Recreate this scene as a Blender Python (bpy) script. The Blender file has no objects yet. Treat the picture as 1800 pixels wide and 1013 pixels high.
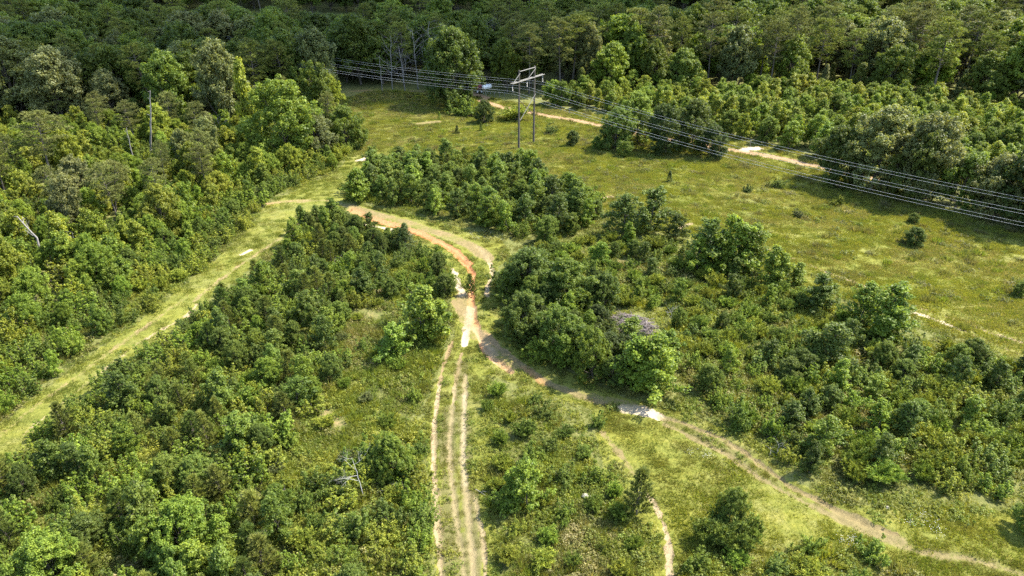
import bpy, math, random
import numpy as np
from mathutils import Vector

R = math.radians
random.seed(7)
RNG = np.random.default_rng(11)
SC = bpy.context.scene
COL = SC.collection

# ------------------------------------------------------------------ camera, sky, sun, exposure
CAM_H, PITCH, FPX = 45.0, R(28.0), 1216.0          # metres, tilt below horizontal, focal length for an 1800 px wide frame
cd = bpy.data.cameras.new('camera'); cam = bpy.data.objects.new('camera', cd); COL.objects.link(cam)
cam.location = (0, 0, CAM_H); cam.rotation_euler = (R(90) - PITCH, 0, 0)
cd.sensor_width = 36.0; cd.lens = 36.0 * FPX / 1800.0; cd.clip_end = 6000; cd.clip_start = 0.5
SC.camera = cam

SUN_EL, SUN_AZ = R(53.0), R(70.0)                  # azimuth clockwise from +Y (the way the camera looks)
S = Vector((math.cos(SUN_EL) * math.sin(SUN_AZ), math.cos(SUN_EL) * math.cos(SUN_AZ), math.sin(SUN_EL)))
w = bpy.data.worlds.new('World'); SC.world = w; w.use_nodes = True
nt = w.node_tree
sky = nt.nodes.new('ShaderNodeTexSky'); sky.sky_type = 'NISHITA'; sky.sun_disc = False
sky.sun_elevation = SUN_EL; sky.sun_rotation = SUN_AZ; sky.air_density = 1.2; sky.dust_density = 1.2
bg = nt.nodes['Background']; bg.inputs['Strength'].default_value = 0.15
nt.links.new(sky.outputs[0], bg.inputs['Color'])
sl = bpy.data.lights.new('sun', 'SUN'); sl.energy = 4.4; sl.angle = R(0.7); sl.color = (1.0, 0.94, 0.82)
so = bpy.data.objects.new('sun', sl); COL.objects.link(so)
so.rotation_euler = (-S).to_track_quat('-Z', 'Y').to_euler(); so.location = S * 300
SC.view_settings.view_transform = 'Standard'; SC.view_settings.look = 'None'
SC.view_settings.exposure = 1.9; SC.view_settings.gamma = 1.0; SC.view_settings.use_curve_mapping = False
SC.render.engine = 'CYCLES'
SC.cycles.max_bounces = 6; SC.cycles.diffuse_bounces = 3; SC.cycles.glossy_bounces = 1
SC.cycles.transmission_bounces = 3; SC.cycles.transparent_max_bounces = 4
SC.cycles.use_denoising = False; SC.cycles.caustics_reflective = False; SC.cycles.caustics_refractive = False

# ------------------------------------------------------------------ terrain and projection
def sstep(a, b, x):
    t = np.clip((x - a) / (b - a), 0, 1); return t * t * (3 - 2 * t)
def H(x, y):
    x = np.asarray(x, float); y = np.asarray(y, float)
    z = 0.30 * np.sin(x * .047 + 1.3) * np.cos(y * .053) + 0.16 * np.sin(x * .11 + y * .093 + .4) + 0.05 * np.sin(x * .31 - y * .27)
    z = z + 16.0 * sstep(215, 420, y) + 6.0 * sstep(90, 260, -x) * sstep(60, 200, y)
    return z
CP, SP = math.cos(PITCH), math.sin(PITCH)
def P(px, py):
    """where the line of sight through a photograph pixel (1800 x 1013) meets the ground"""
    u = (px - 900) / FPX; v = (506.5 - py) / FPX
    d = (u, CP + v * SP, -SP + v * CP)
    z = 0.0
    for _ in range(12):
        t = (z - CAM_H) / d[2]; x, y = d[0] * t, d[1] * t; z = float(H(x, y))
    return x, y
def PL(pts): return [P(*p) for p in pts]
def PROJ(x, y, z):
    dz = np.asarray(z) - CAM_H
    dep = y * CP - dz * SP
    return 900 + FPX * x / dep, 506.5 - FPX * (y * SP + dz * CP) / dep, dep
def height_for(px, py, hpx):
    """height in metres of an upright thing based at pixel (px, py) that reaches hpx pixels up"""
    x, y = P(px, py); z0 = float(H(x, y)); lo, hi = 0.05, 60
    for _ in range(40):
        m = (lo + hi) / 2
        if py - float(PROJ(x, y, z0 + m)[1]) < hpx: lo = m
        else: hi = m
    return x, y, lo
def inpoly(x, y, poly):
    x = np.asarray(x); y = np.asarray(y); r = np.zeros(x.shape, bool); n = len(poly)
    for i in range(n):
        x0, y0 = poly[i]; x1, y1 = poly[(i + 1) % n]
        c = ((y0 > y) != (y1 > y))
        with np.errstate(divide='ignore', invalid='ignore'):
            r ^= c & (x < (x1 - x0) * (y - y0) / (y1 - y0 + 1e-12) + x0)
    return r
def segdist(x, y, line):
    """distance to a polyline and the fraction along it"""
    best = np.full(np.shape(x), 1e9); frac = np.zeros(np.shape(x)); n = len(line) - 1
    for i in range(n):
        x0, y0 = line[i]; x1, y1 = line[i + 1]; dx, dy = x1 - x0, y1 - y0; L = dx * dx + dy * dy + 1e-9
        t = np.clip(((x - x0) * dx + (y - y0) * dy) / L, 0, 1)
        d = np.hypot(x - x0 - t * dx, y - y0 - t * dy); m = d < best
        best = np.where(m, d, best); frac = np.where(m, (i + t) / n, frac)
    return best, frac
def vnoise(x, y, s, seed=0):
    """smooth value noise in metres"""
    x = np.asarray(x) / s; y = np.asarray(y) / s
    xi = np.floor(x).astype(np.int64); yi = np.floor(y).astype(np.int64); fx = x - xi; fy = y - yi
    fx = fx * fx * (3 - 2 * fx); fy = fy * fy * (3 - 2 * fy)
    def h(a, b):
        n = (a * 374761393 + b * 668265263 + seed * 1442695041) & 0xffffffff
        n = ((n ^ (n >> 13)) * 1274126177) & 0xffffffff
        return ((n ^ (n >> 16)) & 0xffff) / 65535.0
    return (h(xi, yi) * (1 - fx) + h(xi + 1, yi) * fx) * (1 - fy) + (h(xi, yi + 1) * (1 - fx) + h(xi + 1, yi + 1) * fx) * fy

# ------------------------------------------------------------------ materials
def new_mat(name):
    m = bpy.data.materials.new(name); m.use_nodes = True; t = m.node_tree; t.nodes.clear()
    o = t.nodes.new('ShaderNodeOutputMaterial'); return m, t, o
def N(t, typ, **kw):
    n = t.nodes.new(typ)
    for k, v in kw.items():
        if k in n.inputs: n.inputs[k].default_value = v
        else: setattr(n, k, v)
    return n
def ramp(t, fac, stops):
    r = t.nodes.new('ShaderNodeValToRGB'); e = r.color_ramp.elements
    while len(e) < len(stops): e.new(0.5)
    for el, (p, c) in zip(e, stops):
        el.position = p; el.color = (*c, 1) if len(c) == 3 else c
    t.links.new(fac, r.inputs[0]); return r.outputs[0]
def mix(t, fac, a, b, mode='MIX'):
    m = t.nodes.new('ShaderNodeMix'); m.data_type = 'RGBA'; m.blend_type = mode
    for sock, v in ((m.inputs[0], fac), (m.inputs[6], a), (m.inputs[7], b)):
        if isinstance(v, bpy.types.NodeSocket): t.links.new(v, sock)
        elif isinstance(v, (int, float)): sock.default_value = v
        else: sock.default_value = (*v, 1)
    return m.outputs[2]
def math_(t, op, a, b=0.0, c=None):
    m = t.nodes.new('ShaderNodeMath'); m.operation = op
    for sock, v in zip(m.inputs, (a, b, c)):
        if v is None: continue
        if isinstance(v, bpy.types.NodeSocket): t.links.new(v, sock)
        else: sock.default_value = v
    return m.outputs[0]

def leaf_material(name, instancer=False, trans=0.42, rough=0.5, tint=None):
    """leaf colour comes from the plant's own colour, varied leaf by leaf"""
    m, t, o = new_mat(name)
    if instancer:
        a = N(t, 'ShaderNodeAttribute', attribute_type='INSTANCER', attribute_name='tint'); base = a.outputs['Color']
    elif tint is not None:
        c = N(t, 'ShaderNodeRGB'); c.outputs[0].default_value = (*tint, 1); base = c.outputs[0]
    else:
        oi = N(t, 'ShaderNodeObjectInfo'); base = oi.outputs['Color']
    tone = N(t, 'ShaderNodeAttribute', attribute_name='tone')
    hs = N(t, 'ShaderNodeHueSaturation')
    t.links.new(math_(t, 'MULTIPLY_ADD', tone.outputs['Fac'], -0.036, 0.520), hs.inputs['Hue'])
    t.links.new(math_(t, 'MULTIPLY_ADD', tone.outputs['Fac'], 1.0, 0.52), hs.inputs['Value'])
    hs.inputs['Saturation'].default_value = 1.0
    t.links.new(base, hs.inputs['Color'])
    b = N(t, 'ShaderNodeBsdfPrincipled', Roughness=rough); b.inputs['Specular IOR Level'].default_value = 0.22
    t.links.new(hs.outputs[0], b.inputs['Base Color'])
    tr = N(t, 'ShaderNodeBsdfTranslucent')
    t.links.new(mix(t, 1.0, hs.outputs[0], (1.35, 1.25, 0.55), 'MULTIPLY'), tr.inputs['Color'])
    ms = N(t, 'ShaderNodeMixShader'); ms.inputs[0].default_value = trans
    t.links.new(b.outputs[0], ms.inputs[1]); t.links.new(tr.outputs[0], ms.inputs[2]); t.links.new(ms.outputs[0], o.inputs[0])
    return m
def bark_material(name, c1, c2, scale=6.0, rough=0.9):
    m, t, o = new_mat(name)
    tc = N(t, 'ShaderNodeTexCoord'); mp = N(t, 'ShaderNodeMapping'); mp.inputs['Scale'].default_value = (1, 1, 0.2)
    t.links.new(tc.outputs['Object'], mp.inputs[0])
    n = N(t, 'ShaderNodeTexNoise', Scale=scale, Detail=6.0, Roughness=0.7); t.links.new(mp.outputs[0], n.inputs[0])
    c = ramp(t, n.outputs[0], [(0.3, c1), (0.7, c2)])
    b = N(t, 'ShaderNodeBsdfPrincipled', Roughness=rough); b.inputs['Specular IOR Level'].default_value = 0.2
    t.links.new(c, b.inputs['Base Color'])
    bp = N(t, 'ShaderNodeBump', Strength=0.6, Distance=0.05); t.links.new(n.outputs[0], bp.inputs['Height']); t.links.new(bp.outputs[0], b.inputs['Normal'])
    t.links.new(b.outputs[0], o.inputs[0]); return m
def plain_material(name, c, rough=0.6, metal=0.0, var=0.25, scale=4.0):
    m, t, o = new_mat(name)
    tc = N(t, 'ShaderNodeTexCoord'); n = N(t, 'ShaderNodeTexNoise', Scale=scale, Detail=5.0); t.links.new(tc.outputs['Object'], n.inputs[0])
    b = N(t, 'ShaderNodeBsdfPrincipled', Roughness=rough, Metallic=metal)
    t.links.new(ramp(t, n.outputs[0], [(0.3, tuple(v * (1 - var) for v in c)), (0.7, tuple(min(1, v * (1 + var)) for v in c))]), b.inputs['Base Color'])
    t.links.new(b.outputs[0], o.inputs[0]); return m

def ground_material():
    m, t, o = new_mat('grassy_ground')
    g = N(t, 'ShaderNodeNewGeometry'); pos = g.outputs['Position']
    def noise(s, d=5.0, r=0.6):
        n = N(t, 'ShaderNodeTexNoise', Scale=s, Detail=d, Roughness=r); t.links.new(pos, n.inputs[0]); return n.outputs[0]
    n1, n2, n3, n4 = noise(0.06), noise(0.45, 6, .7), noise(2.6, 6, .75), noise(11.0, 4, .7)
    green = mix(t, ramp(t, n3, [(0.35, (0, 0, 0)), (0.68, (1, 1, 1))]), (0.108, 0.122, 0.020), (0.190, 0.186, 0.036))
    straw = mix(t, ramp(t, n4, [(0.35, (0, 0, 0)), (0.65, (1, 1, 1))]), (0.15, 0.14, 0.05), (0.27, 0.245, 0.10))
    dryf = math_(t, 'ADD', math_(t, 'MULTIPLY', n1, 0.8), math_(t, 'MULTIPLY', n2, 0.7))
    meadow = mix(t, ramp(t, dryf, [(0.74, (0, 0, 0)), (0.98, (0.7, 0.7, 0.7))]), green, straw)
    meadow = mix(t, ramp(t, n4, [(0.30, (0.55, 0.55, 0.55)), (0.5, (0, 0, 0))]), meadow, (0.045, 0.058, 0.014))
    mp = N(t, 'ShaderNodeMapping'); mp.inputs['Rotation'].default_value = (0, 0, R(37)); mp.inputs['Scale'].default_value = (0.05, 0.55, 1.0); t.links.new(pos, mp.inputs[0])
    st = N(t, 'ShaderNodeTexNoise', Scale=1.0, Detail=5.0, Roughness=0.65); t.links.new(mp.outputs[0], st.inputs[0])
    meadow = mix(t, 1.0, meadow, ramp(t, st.outputs[0], [(0.32, (0.78, 0.82, 0.82)), (0.5, (1, 1, 1)), (0.68, (1.16, 1.10, 0.92))]), 'MULTIPLY')
    litter = mix(t, ramp(t, n3, [(0.35, (0, 0, 0)), (0.7, (1, 1, 1))]), (0.075, 0.088, 0.020), (0.165, 0.160, 0.055))
    lush = N(t, 'ShaderNodeAttribute', attribute_name='lush').outputs['Fac']
    lushn = math_(t, 'ADD', lush, math_(t, 'MULTIPLY_ADD', n2, 0.9, -0.45))
    col = mix(t, ramp(t, lushn, [(0.35, (0, 0, 0)), (0.65, (1, 1, 1))]), litter, meadow)
    soil = N(t, 'ShaderNodeAttribute', attribute_name='soil').outputs['Fac']
    sc = N(t, 'ShaderNodeAttribute', attribute_name='soilcol').outputs['Color']
    sv = mix(t, ramp(t, n3, [(0.3, (0, 0, 0)), (0.7, (1, 1, 1))]), (0.72, 0.70, 0.68), (1.18, 1.16, 1.12))
    scol = mix(t, 1.0, sc, sv, 'MULTIPLY')
    scol = mix(t, ramp(t, n4, [(0.28, (0.7, 0.7, 0.7)), (0.45, (0, 0, 0))]), scol, (0.16, 0.13, 0.06))
    sn = math_(t, 'ADD', soil, math_(t, 'ADD', math_(t, 'MULTIPLY_ADD', n3, 0.75, -0.375), math_(t, 'MULTIPLY_ADD', n4, 0.6, -0.30)))
    col = mix(t, ramp(t, sn, [(0.40, (0, 0, 0)), (0.60, (1, 1, 1))]), col, scol)
    b = N(t, 'ShaderNodeBsdfPrincipled', Roughness=0.95); b.inputs['Specular IOR Level'].default_value = 0.15
    t.links.new(col, b.inputs['Base Color'])
    bp = N(t, 'ShaderNodeBump', Strength=0.8, Distance=0.18)
    t.links.new(math_(t, 'ADD', n3, math_(t, 'MULTIPLY', n4, 0.5)), bp.inputs['Height']); t.links.new(bp.outputs[0], b.inputs['Normal'])
    t.links.new(b.outputs[0], o.inputs[0]); return m

M = {
    'ground': ground_material(),
    'leaf': leaf_material('leaf'), 'needle': leaf_material('needle', trans=0.22, rough=0.6),
    'leaf_stuff': leaf_material('leaf_in_mass', instancer=True),
    'bark': bark_material('bark', (0.05, 0.042, 0.033), (0.15, 0.13, 0.105)),
    'dead': bark_material('bleached_wood', (0.12, 0.11, 0.10), (0.30, 0.28, 0.26)),
    'bleached': bark_material('white_dead_wood', (0.26, 0.245, 0.22), (0.46, 0.44, 0.41)),
    'snag': bark_material('weathered_snag', (0.09, 0.08, 0.075), (0.30, 0.28, 0.26)),
    'pole': bark_material('pole_wood', (0.055, 0.045, 0.036), (0.13, 0.11, 0.09), 5.0),
    'arm': bark_material('grey_timber', (0.10, 0.095, 0.085), (0.22, 0.21, 0.19), 5.0),
    'brush': bark_material('grey_brush', (0.09, 0.072, 0.066), (0.26, 0.22, 0.20), 3.0),
    'wire': plain_material('aluminium_wire', (0.45, 0.45, 0.45), 0.5, 0.0),
    'insul': plain_material('grey_insulator', (0.05, 0.055, 0.06), 0.3),
    'white': plain_material('white_paint', (0.78, 0.78, 0.77), 0.4, 0, 0.08),
    'steel': plain_material('steel', (0.42, 0.42, 0.42), 0.45, 0.4),
    'red': plain_material('red_paint', (0.22, 0.04, 0.04), 0.6, 0, 0.2),
    'tyre': plain_material('tyre', (0.02, 0.02, 0.02), 0.8),
    'stone': plain_material('pale_stone', (0.34, 0.31, 0.26), 0.9),
    'cloud': plain_material('cloud_white', (0.85, 0.85, 0.85), 1.0, 0, 0.05, 0.02),
}

# ------------------------------------------------------------------ mesh helpers
class Geo:
    """collects vertices, faces and a per-face tone; quads and triangles"""
    def __init__(s): s.v = []; s.f4 = []; s.f3 = []; s.t4 = []; s.t3 = []; s.n = 0
    def quads(s, v, q, tone=None):
        q = np.asarray(q) + s.n; s.v.append(np.asarray(v, float)); s.n += len(v); s.f4.append(q)
        s.t4.append(np.full(len(q), .5) if tone is None else np.asarray(tone))
    def tris(s, v, q, tone=None):
        q = np.asarray(q) + s.n; s.v.append(np.asarray(v, float)); s.n += len(v); s.f3.append(q)
        s.t3.append(np.full(len(q), .5) if tone is None else np.asarray(tone))
    def arrays(s):
        V = np.concatenate(s.v) if s.v else np.zeros((0, 3))
        Q = np.concatenate(s.f4) if s.f4 else np.zeros((0, 4), int); T = np.concatenate(s.f3) if s.f3 else np.zeros((0, 3), int)
        tone = np.concatenate(s.t4 + s.t3) if (s.t4 or s.t3) else np.zeros(0)
        return V, Q, T, tone
    def mesh(s, name, mats, parts=None, smooth=False):
        """parts: list of other Geo joined after this one, each with the next material"""
        geos = [s] + (parts or []); Vs, Qs, Ts, qt, tt, qm, tm = [], [], [], [], [], [], []; off = 0
        for k, g in enumerate(geos):
            V, Q, T, tone = g.arrays(); Vs.append(V); Qs.append(Q + off); Ts.append(T + off); off += len(V)
            qt.append(tone[:len(Q)]); tt.append(tone[len(Q):]); qm.append(np.full(len(Q), k)); tm.append(np.full(len(T), k))
        V = np.concatenate(Vs); Q = np.concatenate(Qs); T = np.concatenate(Ts)
        me = bpy.data.meshes.new(name); me.vertices.add(len(V)); me.vertices.foreach_set('co', V.ravel())
        me.loops.add(Q.size + T.size); me.loops.foreach_set('vertex_index', np.concatenate([Q.ravel(), T.ravel()]).astype(np.int32))
        nq, ntr = len(Q), len(T); me.polygons.add(nq + ntr)
        me.polygons.foreach_set('loop_start', np.concatenate([np.arange(nq) * 4, nq * 4 + np.arange(ntr) * 3]).astype(np.int32))
        me.polygons.foreach_set('material_index', np.concatenate(qm + tm).astype(np.int32))
        if smooth: me.polygons.foreach_set('use_smooth', np.ones(nq + ntr, bool))
        at = me.attributes.new('tone', 'FLOAT', 'FACE'); at.data.foreach_set('value', np.concatenate(qt + tt).astype(np.float32))
        for m in (mats if isinstance(mats, (list, tuple)) else [mats]): me.materials.append(m)
        me.update(calc_edges=True); me.validate(); return me
def unit(v): return v / (np.linalg.norm(v, axis=-1, keepdims=True) + 1e-9)
def rand_dirs(n, rng): return unit(rng.normal(size=(n, 3)))
def tube(g, pts, rad, sides=6, cap=True, tone=.5):
    pts = np.asarray(pts, float); rad = np.broadcast_to(np.asarray(rad, float), (len(pts),)); n = len(pts)
    tan = np.gradient(pts, axis=0); tan = unit(tan)
    ref = np.where(np.abs(tan[:, 2:3]) > .9, np.array([[1., 0, 0]]), np.array([[0, 0, 1.]]))
    a = unit(np.cross(tan, ref)); b = np.cross(tan, a)
    ang = np.arange(sides) * 2 * math.pi / sides
    V = (pts[:, None] + rad[:, None, None] * (np.cos(ang)[None, :, None] * a[:, None] + np.sin(ang)[None, :, None] * b[:, None])).reshape(-1, 3)
    i = np.arange(n - 1)[:, None] * sides; j = np.arange(sides)[None]; k = (j + 1) % sides
    q = np.stack([i + j, i + k, i + k + sides, i + j + sides], -1).reshape(-1, 4)
    g.quads(V, q, np.full(len(q), tone))
    if cap:
        for e in (0, n - 1):
            ring = V[e * sides:(e + 1) * sides]; c = ring.mean(0)
            g.tris(np.vstack([ring, c]), [(x, (x + 1) % sides, sides) if e else ((x + 1) % sides, x, sides) for x in range(sides)])
def box(g, c, s, rz=0.0):
    c = np.asarray(c, float); hx, hy, hz = np.asarray(s) / 2
    v = np.array([(x, y, z) for z in (-hz, hz) for y in (-hy, hy) for x in (-hx, hx)])
    cr, sr = math.cos(rz), math.sin(rz); v = np.stack([v[:, 0] * cr - v[:, 1] * sr, v[:, 0] * sr + v[:, 1] * cr, v[:, 2]], -1) + c
    g.quads(v, [(0, 2, 3, 1), (4, 5, 7, 6), (0, 1, 5, 4), (2, 6, 7, 3), (0, 4, 6, 2), (1, 3, 7, 5)])
def leaves(g, c, nrm, length, width, rng, droop=0.0, tone=None):
    """one rhombic leaf per centre; nrm is the way its face looks"""
    n = len(c); nrm = unit(nrm)
    a = unit(np.cross(nrm, rng.normal(size=(n, 3)))); b = np.cross(nrm, a)
    L = (np.broadcast_to(length, (n,)) * rng.uniform(.7, 1.3, n))[:, None]; W = (np.broadcast_to(width, (n,)) * rng.uniform(.75, 1.25, n))[:, None]
    fold = nrm * L * .12
    V = np.stack([c - a * L * .5 - fold * droop, c + b * W * .5 + a * L * .06 + fold * .6, c + a * L * .5 - fold, c - b * W * .5 + a * L * .06 + fold * .6], 1).reshape(-1, 3)
    q = np.arange(n * 4).reshape(-1, 4)
    g.quads(V, q, rng.uniform(0, 1, n) if tone is None else tone)
def needles(g, c, ax, length, width, k, rng, spread=.9, tone=None):
    """tufts of k thin needle blades about axis ax at each centre"""
    n = len(c); c = np.repeat(c, k, 0); ax = np.repeat(unit(ax), k, 0); m = n * k
    d = unit(ax + spread * rand_dirs(m, rng)); L = np.repeat(np.broadcast_to(length, (n,)), k)[:, None] * rng.uniform(.7, 1.2, m)[:, None]
    s = unit(np.cross(d, rng.normal(size=(m, 3)))) * np.broadcast_to(width, (m,))[:, None] * .5
    V = np.stack([c - s, c + s, c + d * L + s * .25 - np.array([0, 0, .06]) * L], 1).reshape(-1, 3)
    tn = np.repeat(rng.uniform(0, 1, n), k) if tone is None else np.repeat(tone, k)
    g.tris(V, np.arange(m * 3).reshape(-1, 3), np.clip(tn + rng.normal(0, .15, m), 0, 1))
def puffs(g, cen, rad, per, L, W, rng, up=.55, out=.8, flat=.75, inner=.35):
    """leaf clumps: 'per' leaves over each ball, denser outside"""
    cen = np.asarray(cen, float); n = len(cen); rad = np.broadcast_to(rad, (n,))
    C = np.repeat(cen, per, 0); RR = np.repeat(rad, per)[:, None]; m = len(C)
    d = rand_dirs(m, rng); r = RR * (inner + (1 - inner) * rng.uniform(0, 1, (m, 1)) ** .5)
    p = C + d * r * np.array([1, 1, flat])
    nr = d * out + np.array([0, 0, up]) + rng.normal(size=(m, 3)) * .45
    tone = np.clip(np.repeat(rng.uniform(.2, .8, n), per) + rng.normal(0, .2, m), 0, 1)
    leaves(g, p, nr, L, W, rng, .5, tone)

# ------------------------------------------------------------------ plant builders: each returns (crown Geo, stem Geo, nominal height)
def b_sapling(seed, Ht=5.0, Rr=1.9):
    """young sweetgum: pointed, uneven tiers of rising branches tipped with leaf clumps, sometimes two leaders"""
    rng = np.random.default_rng(seed); g, s = Geo(), Geo(); cen, rad = [], []
    lead = [(0.0, 0.0, 1.0)] + ([(rng.uniform(-.9, .9), rng.uniform(-.9, .9), rng.uniform(.72, .9))] if seed % 2 else [])
    for lx, ly, lh in lead:
        lean = np.array([lx, ly]) + rng.normal(0, .15, 2); zz = np.linspace(0, 1, 9); hh = Ht * lh; rr = Rr * (1 if lh == 1 else .7); conic = rng.uniform(.5, .8)
        tp = np.stack([lean[0] * zz ** .8, lean[1] * zz ** .8, zz * hh], -1); tube(s, tp, .075 * (1 - zz * .85), 6)
        nb = 46 if lh == 1 else 26; ph = rng.uniform(0, 6.3, 2)
        for i in range(nb):
            t = .05 + .91 * (i + rng.uniform(0, 1)) / nb; az = i * 2.4 + rng.normal(0, .5)
            base = np.array([lean[0] * t ** .8, lean[1] * t ** .8, t * hh])
            L = rr * ((1 - t) ** conic + .05) * min(1, .5 + t / .25) * rng.uniform(.5, 1.22) * (1 + .22 * math.sin(az * 2 + ph[0]) + .15 * math.sin(t * 14 + ph[1])); rise = rng.uniform(.15, .85)
            d = unit(np.array([math.cos(az), math.sin(az), rise])); e = base + d * L
            if i % 2 == 0: tube(s, [base, base + d * L * .5, e + (0, 0, .08)], [.03, .02, .008], 4, False)
            k = max(2, int(L / .45))
            for j in range(k):
                f = .35 + .65 * (j + .6) / k
                cen.append(base + d * L * f + rng.normal(0, .13, 3)); rad.append(rng.uniform(.22, .44))
        for j in range(5):
            cen.append(tp[-1] + np.array([rng.normal(0, .1), rng.normal(0, .1), -.05 - .15 * j])); rad.append(.15 + .03 * j)
    puffs(g, cen, np.array(rad), 46, .175, .135, rng, .5, .7, .9, .2)
    return g, s, Ht
def b_shrub(seed, Ht=2.6, Rr=1.6, L=.135, W=.095, lobes=34, per=34):
    """many-stemmed leafy bush with an uneven, gappy top"""
    rng = np.random.default_rng(seed); g, s = Geo(), Geo(); cen, rad = [], []
    ph = rng.uniform(0, 6.3, 4); oc = rng.normal(0, .3, 2)
    for i in range(lobes):
        az = i * 2.4 + rng.normal(0, .6); el = math.asin(rng.uniform(.02, 1))
        k = (1 + .30 * math.sin(2 * az + ph[0]) + .22 * math.sin(3 * az + ph[1])) * rng.uniform(.55, 1.18)
        e = np.array([oc[0] + math.cos(az) * math.cos(el) * Rr * k, oc[1] + math.sin(az) * math.cos(el) * Rr * k, .20 * Ht + math.sin(el) * Ht * .70 * k])
        b = np.array([rng.normal(0, .25), rng.normal(0, .25), 0]); tube(s, [b, b * .5 + e * .5 + (0, 0, -.1), e], [.035, .02, .007], 4, False)
        for f in (1.06, .94, .82, .68, .52, .36):
            cen.append(b + (e - b) * f + rng.normal(0, .16, 3) * (1, 1, 1.2)); rad.append(rng.uniform(.5, 1.35) * .25 * Rr / 1.6 * (1.1 if f < 1 else .7))
        if i % 2 == 0:
            for q in (.14, .30, .46): cen.append(e + np.array([rng.normal(0, .07), rng.normal(0, .07), q])); rad.append(.13)
    puffs(g, cen, np.array(rad), per, L, W, rng, .5, .55, 1.1, .15)
    return g, s, Ht
def b_upright(seed, Ht=2.8, Rr=1.1):
    """clump of upright leafy shoots of unequal height, ground showing between"""
    rng = np.random.default_rng(seed); g, s = Geo(), Geo(); cen, rad = [], []
    for i in range(15):
        az = i * 2.4 + rng.normal(0, .5); r0 = math.sqrt((i + .5) / 15) * Rr * .75; hh = Ht * rng.uniform(.45, 1.0) * (1 - .25 * r0 / Rr); out = rng.uniform(.1, .45)
        b = np.array([math.cos(az) * r0, math.sin(az) * r0, 0]); e = b + np.array([math.cos(az) * out, math.sin(az) * out, hh]); tube(s, [b * .7, (b + e) / 2, e], [.03, .02, .008], 4, False)
        n = int(hh / .13)
        for j in range(n):
            f = .18 + .84 * (j + rng.uniform(0, 1)) / n; wd = (.34 * (1 - f) ** .6 + .05) * rng.uniform(.4, 1.2); a2 = j * 2.4
            cen.append(b + (e - b) * f + np.array([math.cos(a2) * wd, math.sin(a2) * wd, rng.normal(0, .04)])); rad.append(rng.uniform(.10, .20) * (1.15 - .5 * f))
    puffs(g, cen, np.array(rad), 15, .14, .10, rng, .5, .6, 1.0, .15)
    return g, s, Ht
def b_fine(seed, Ht=2.0, Rr=1.2):
    """feathery bush: fine upright sprays of narrow leaves"""
    rng = np.random.default_rng(seed); g, s = Geo(), Geo(); C, D, T = [], [], []
    for i in range(90):
        az = rng.uniform(0, 6.28); tl = rng.uniform(0, 1) ** .7 * .95; ln = rng.uniform(.75, 1.05)
        d = unit(np.array([math.cos(az) * tl, math.sin(az) * tl, 1.05 - .25 * tl]))
        tip = d * np.array([Rr * 1.5, Rr * 1.5, Ht]) * ln * (1 + .1 * math.sin(3 * az)); b = np.array([rng.normal(0, .1), rng.normal(0, .1), 0])
        if i % 3 == 0: tube(s, [b, b * .4 + tip * .6, tip], [.02, .012, .004], 3, False)
        tn = rng.uniform(0, 1)
        for f in np.linspace(.38, 1.0, 9):
            C.append(b + (tip - b) * f + rng.normal(0, .05, 3)); D.append(d + (0, 0, .4)); T.append(tn)
    needles(g, np.array(C), np.array(D), .26, .075, 8, rng, .85, np.array(T))
    return g, s, Ht
def b_youngpine(seed, Ht=4.5, Rr=1.35):
    """young pine: whorls of upswept shoots with long soft needles"""
    rng = np.random.default_rng(seed); g, s = Geo(), Geo(); C, D = [], []
    zz = np.linspace(0, 1, 7); tube(s, np.stack([zz * 0, zz * 0, zz * Ht], -1), .08 * (1 - .85 * zz), 6)
    nw = 11
    for wv in range(nw):
        t = .08 + .86 * wv / (nw - 1)
        for j in range(6):
            az = j * 1.047 + wv * .6 + rng.normal(0, .25); L = Rr * ((1 - t) ** .8 + .14) * rng.uniform(.7, 1.1)
            b = np.array([0, 0, t * Ht]); d = unit(np.array([math.cos(az), math.sin(az), .35 + .5 * t]))
            e = b + d * L + np.array([0, 0, .18 * L]); tube(s, [b, b + d * L * .6, e], [.025, .015, .008], 4, False)
            for f in np.linspace(.3, 1, max(3, int(L / .2))):
                C.append(b + (e - b) * f + rng.normal(0, .04, 3)); D.append(d + (0, 0, .7))
    for k in range(5): C.append((0, 0, Ht * (1 - .02 * k))); D.append((0, 0, 1))
    needles(g, np.array(C, float), np.array(D, float), .36, .06, 22, rng, .75)
    return g, s, Ht
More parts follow.
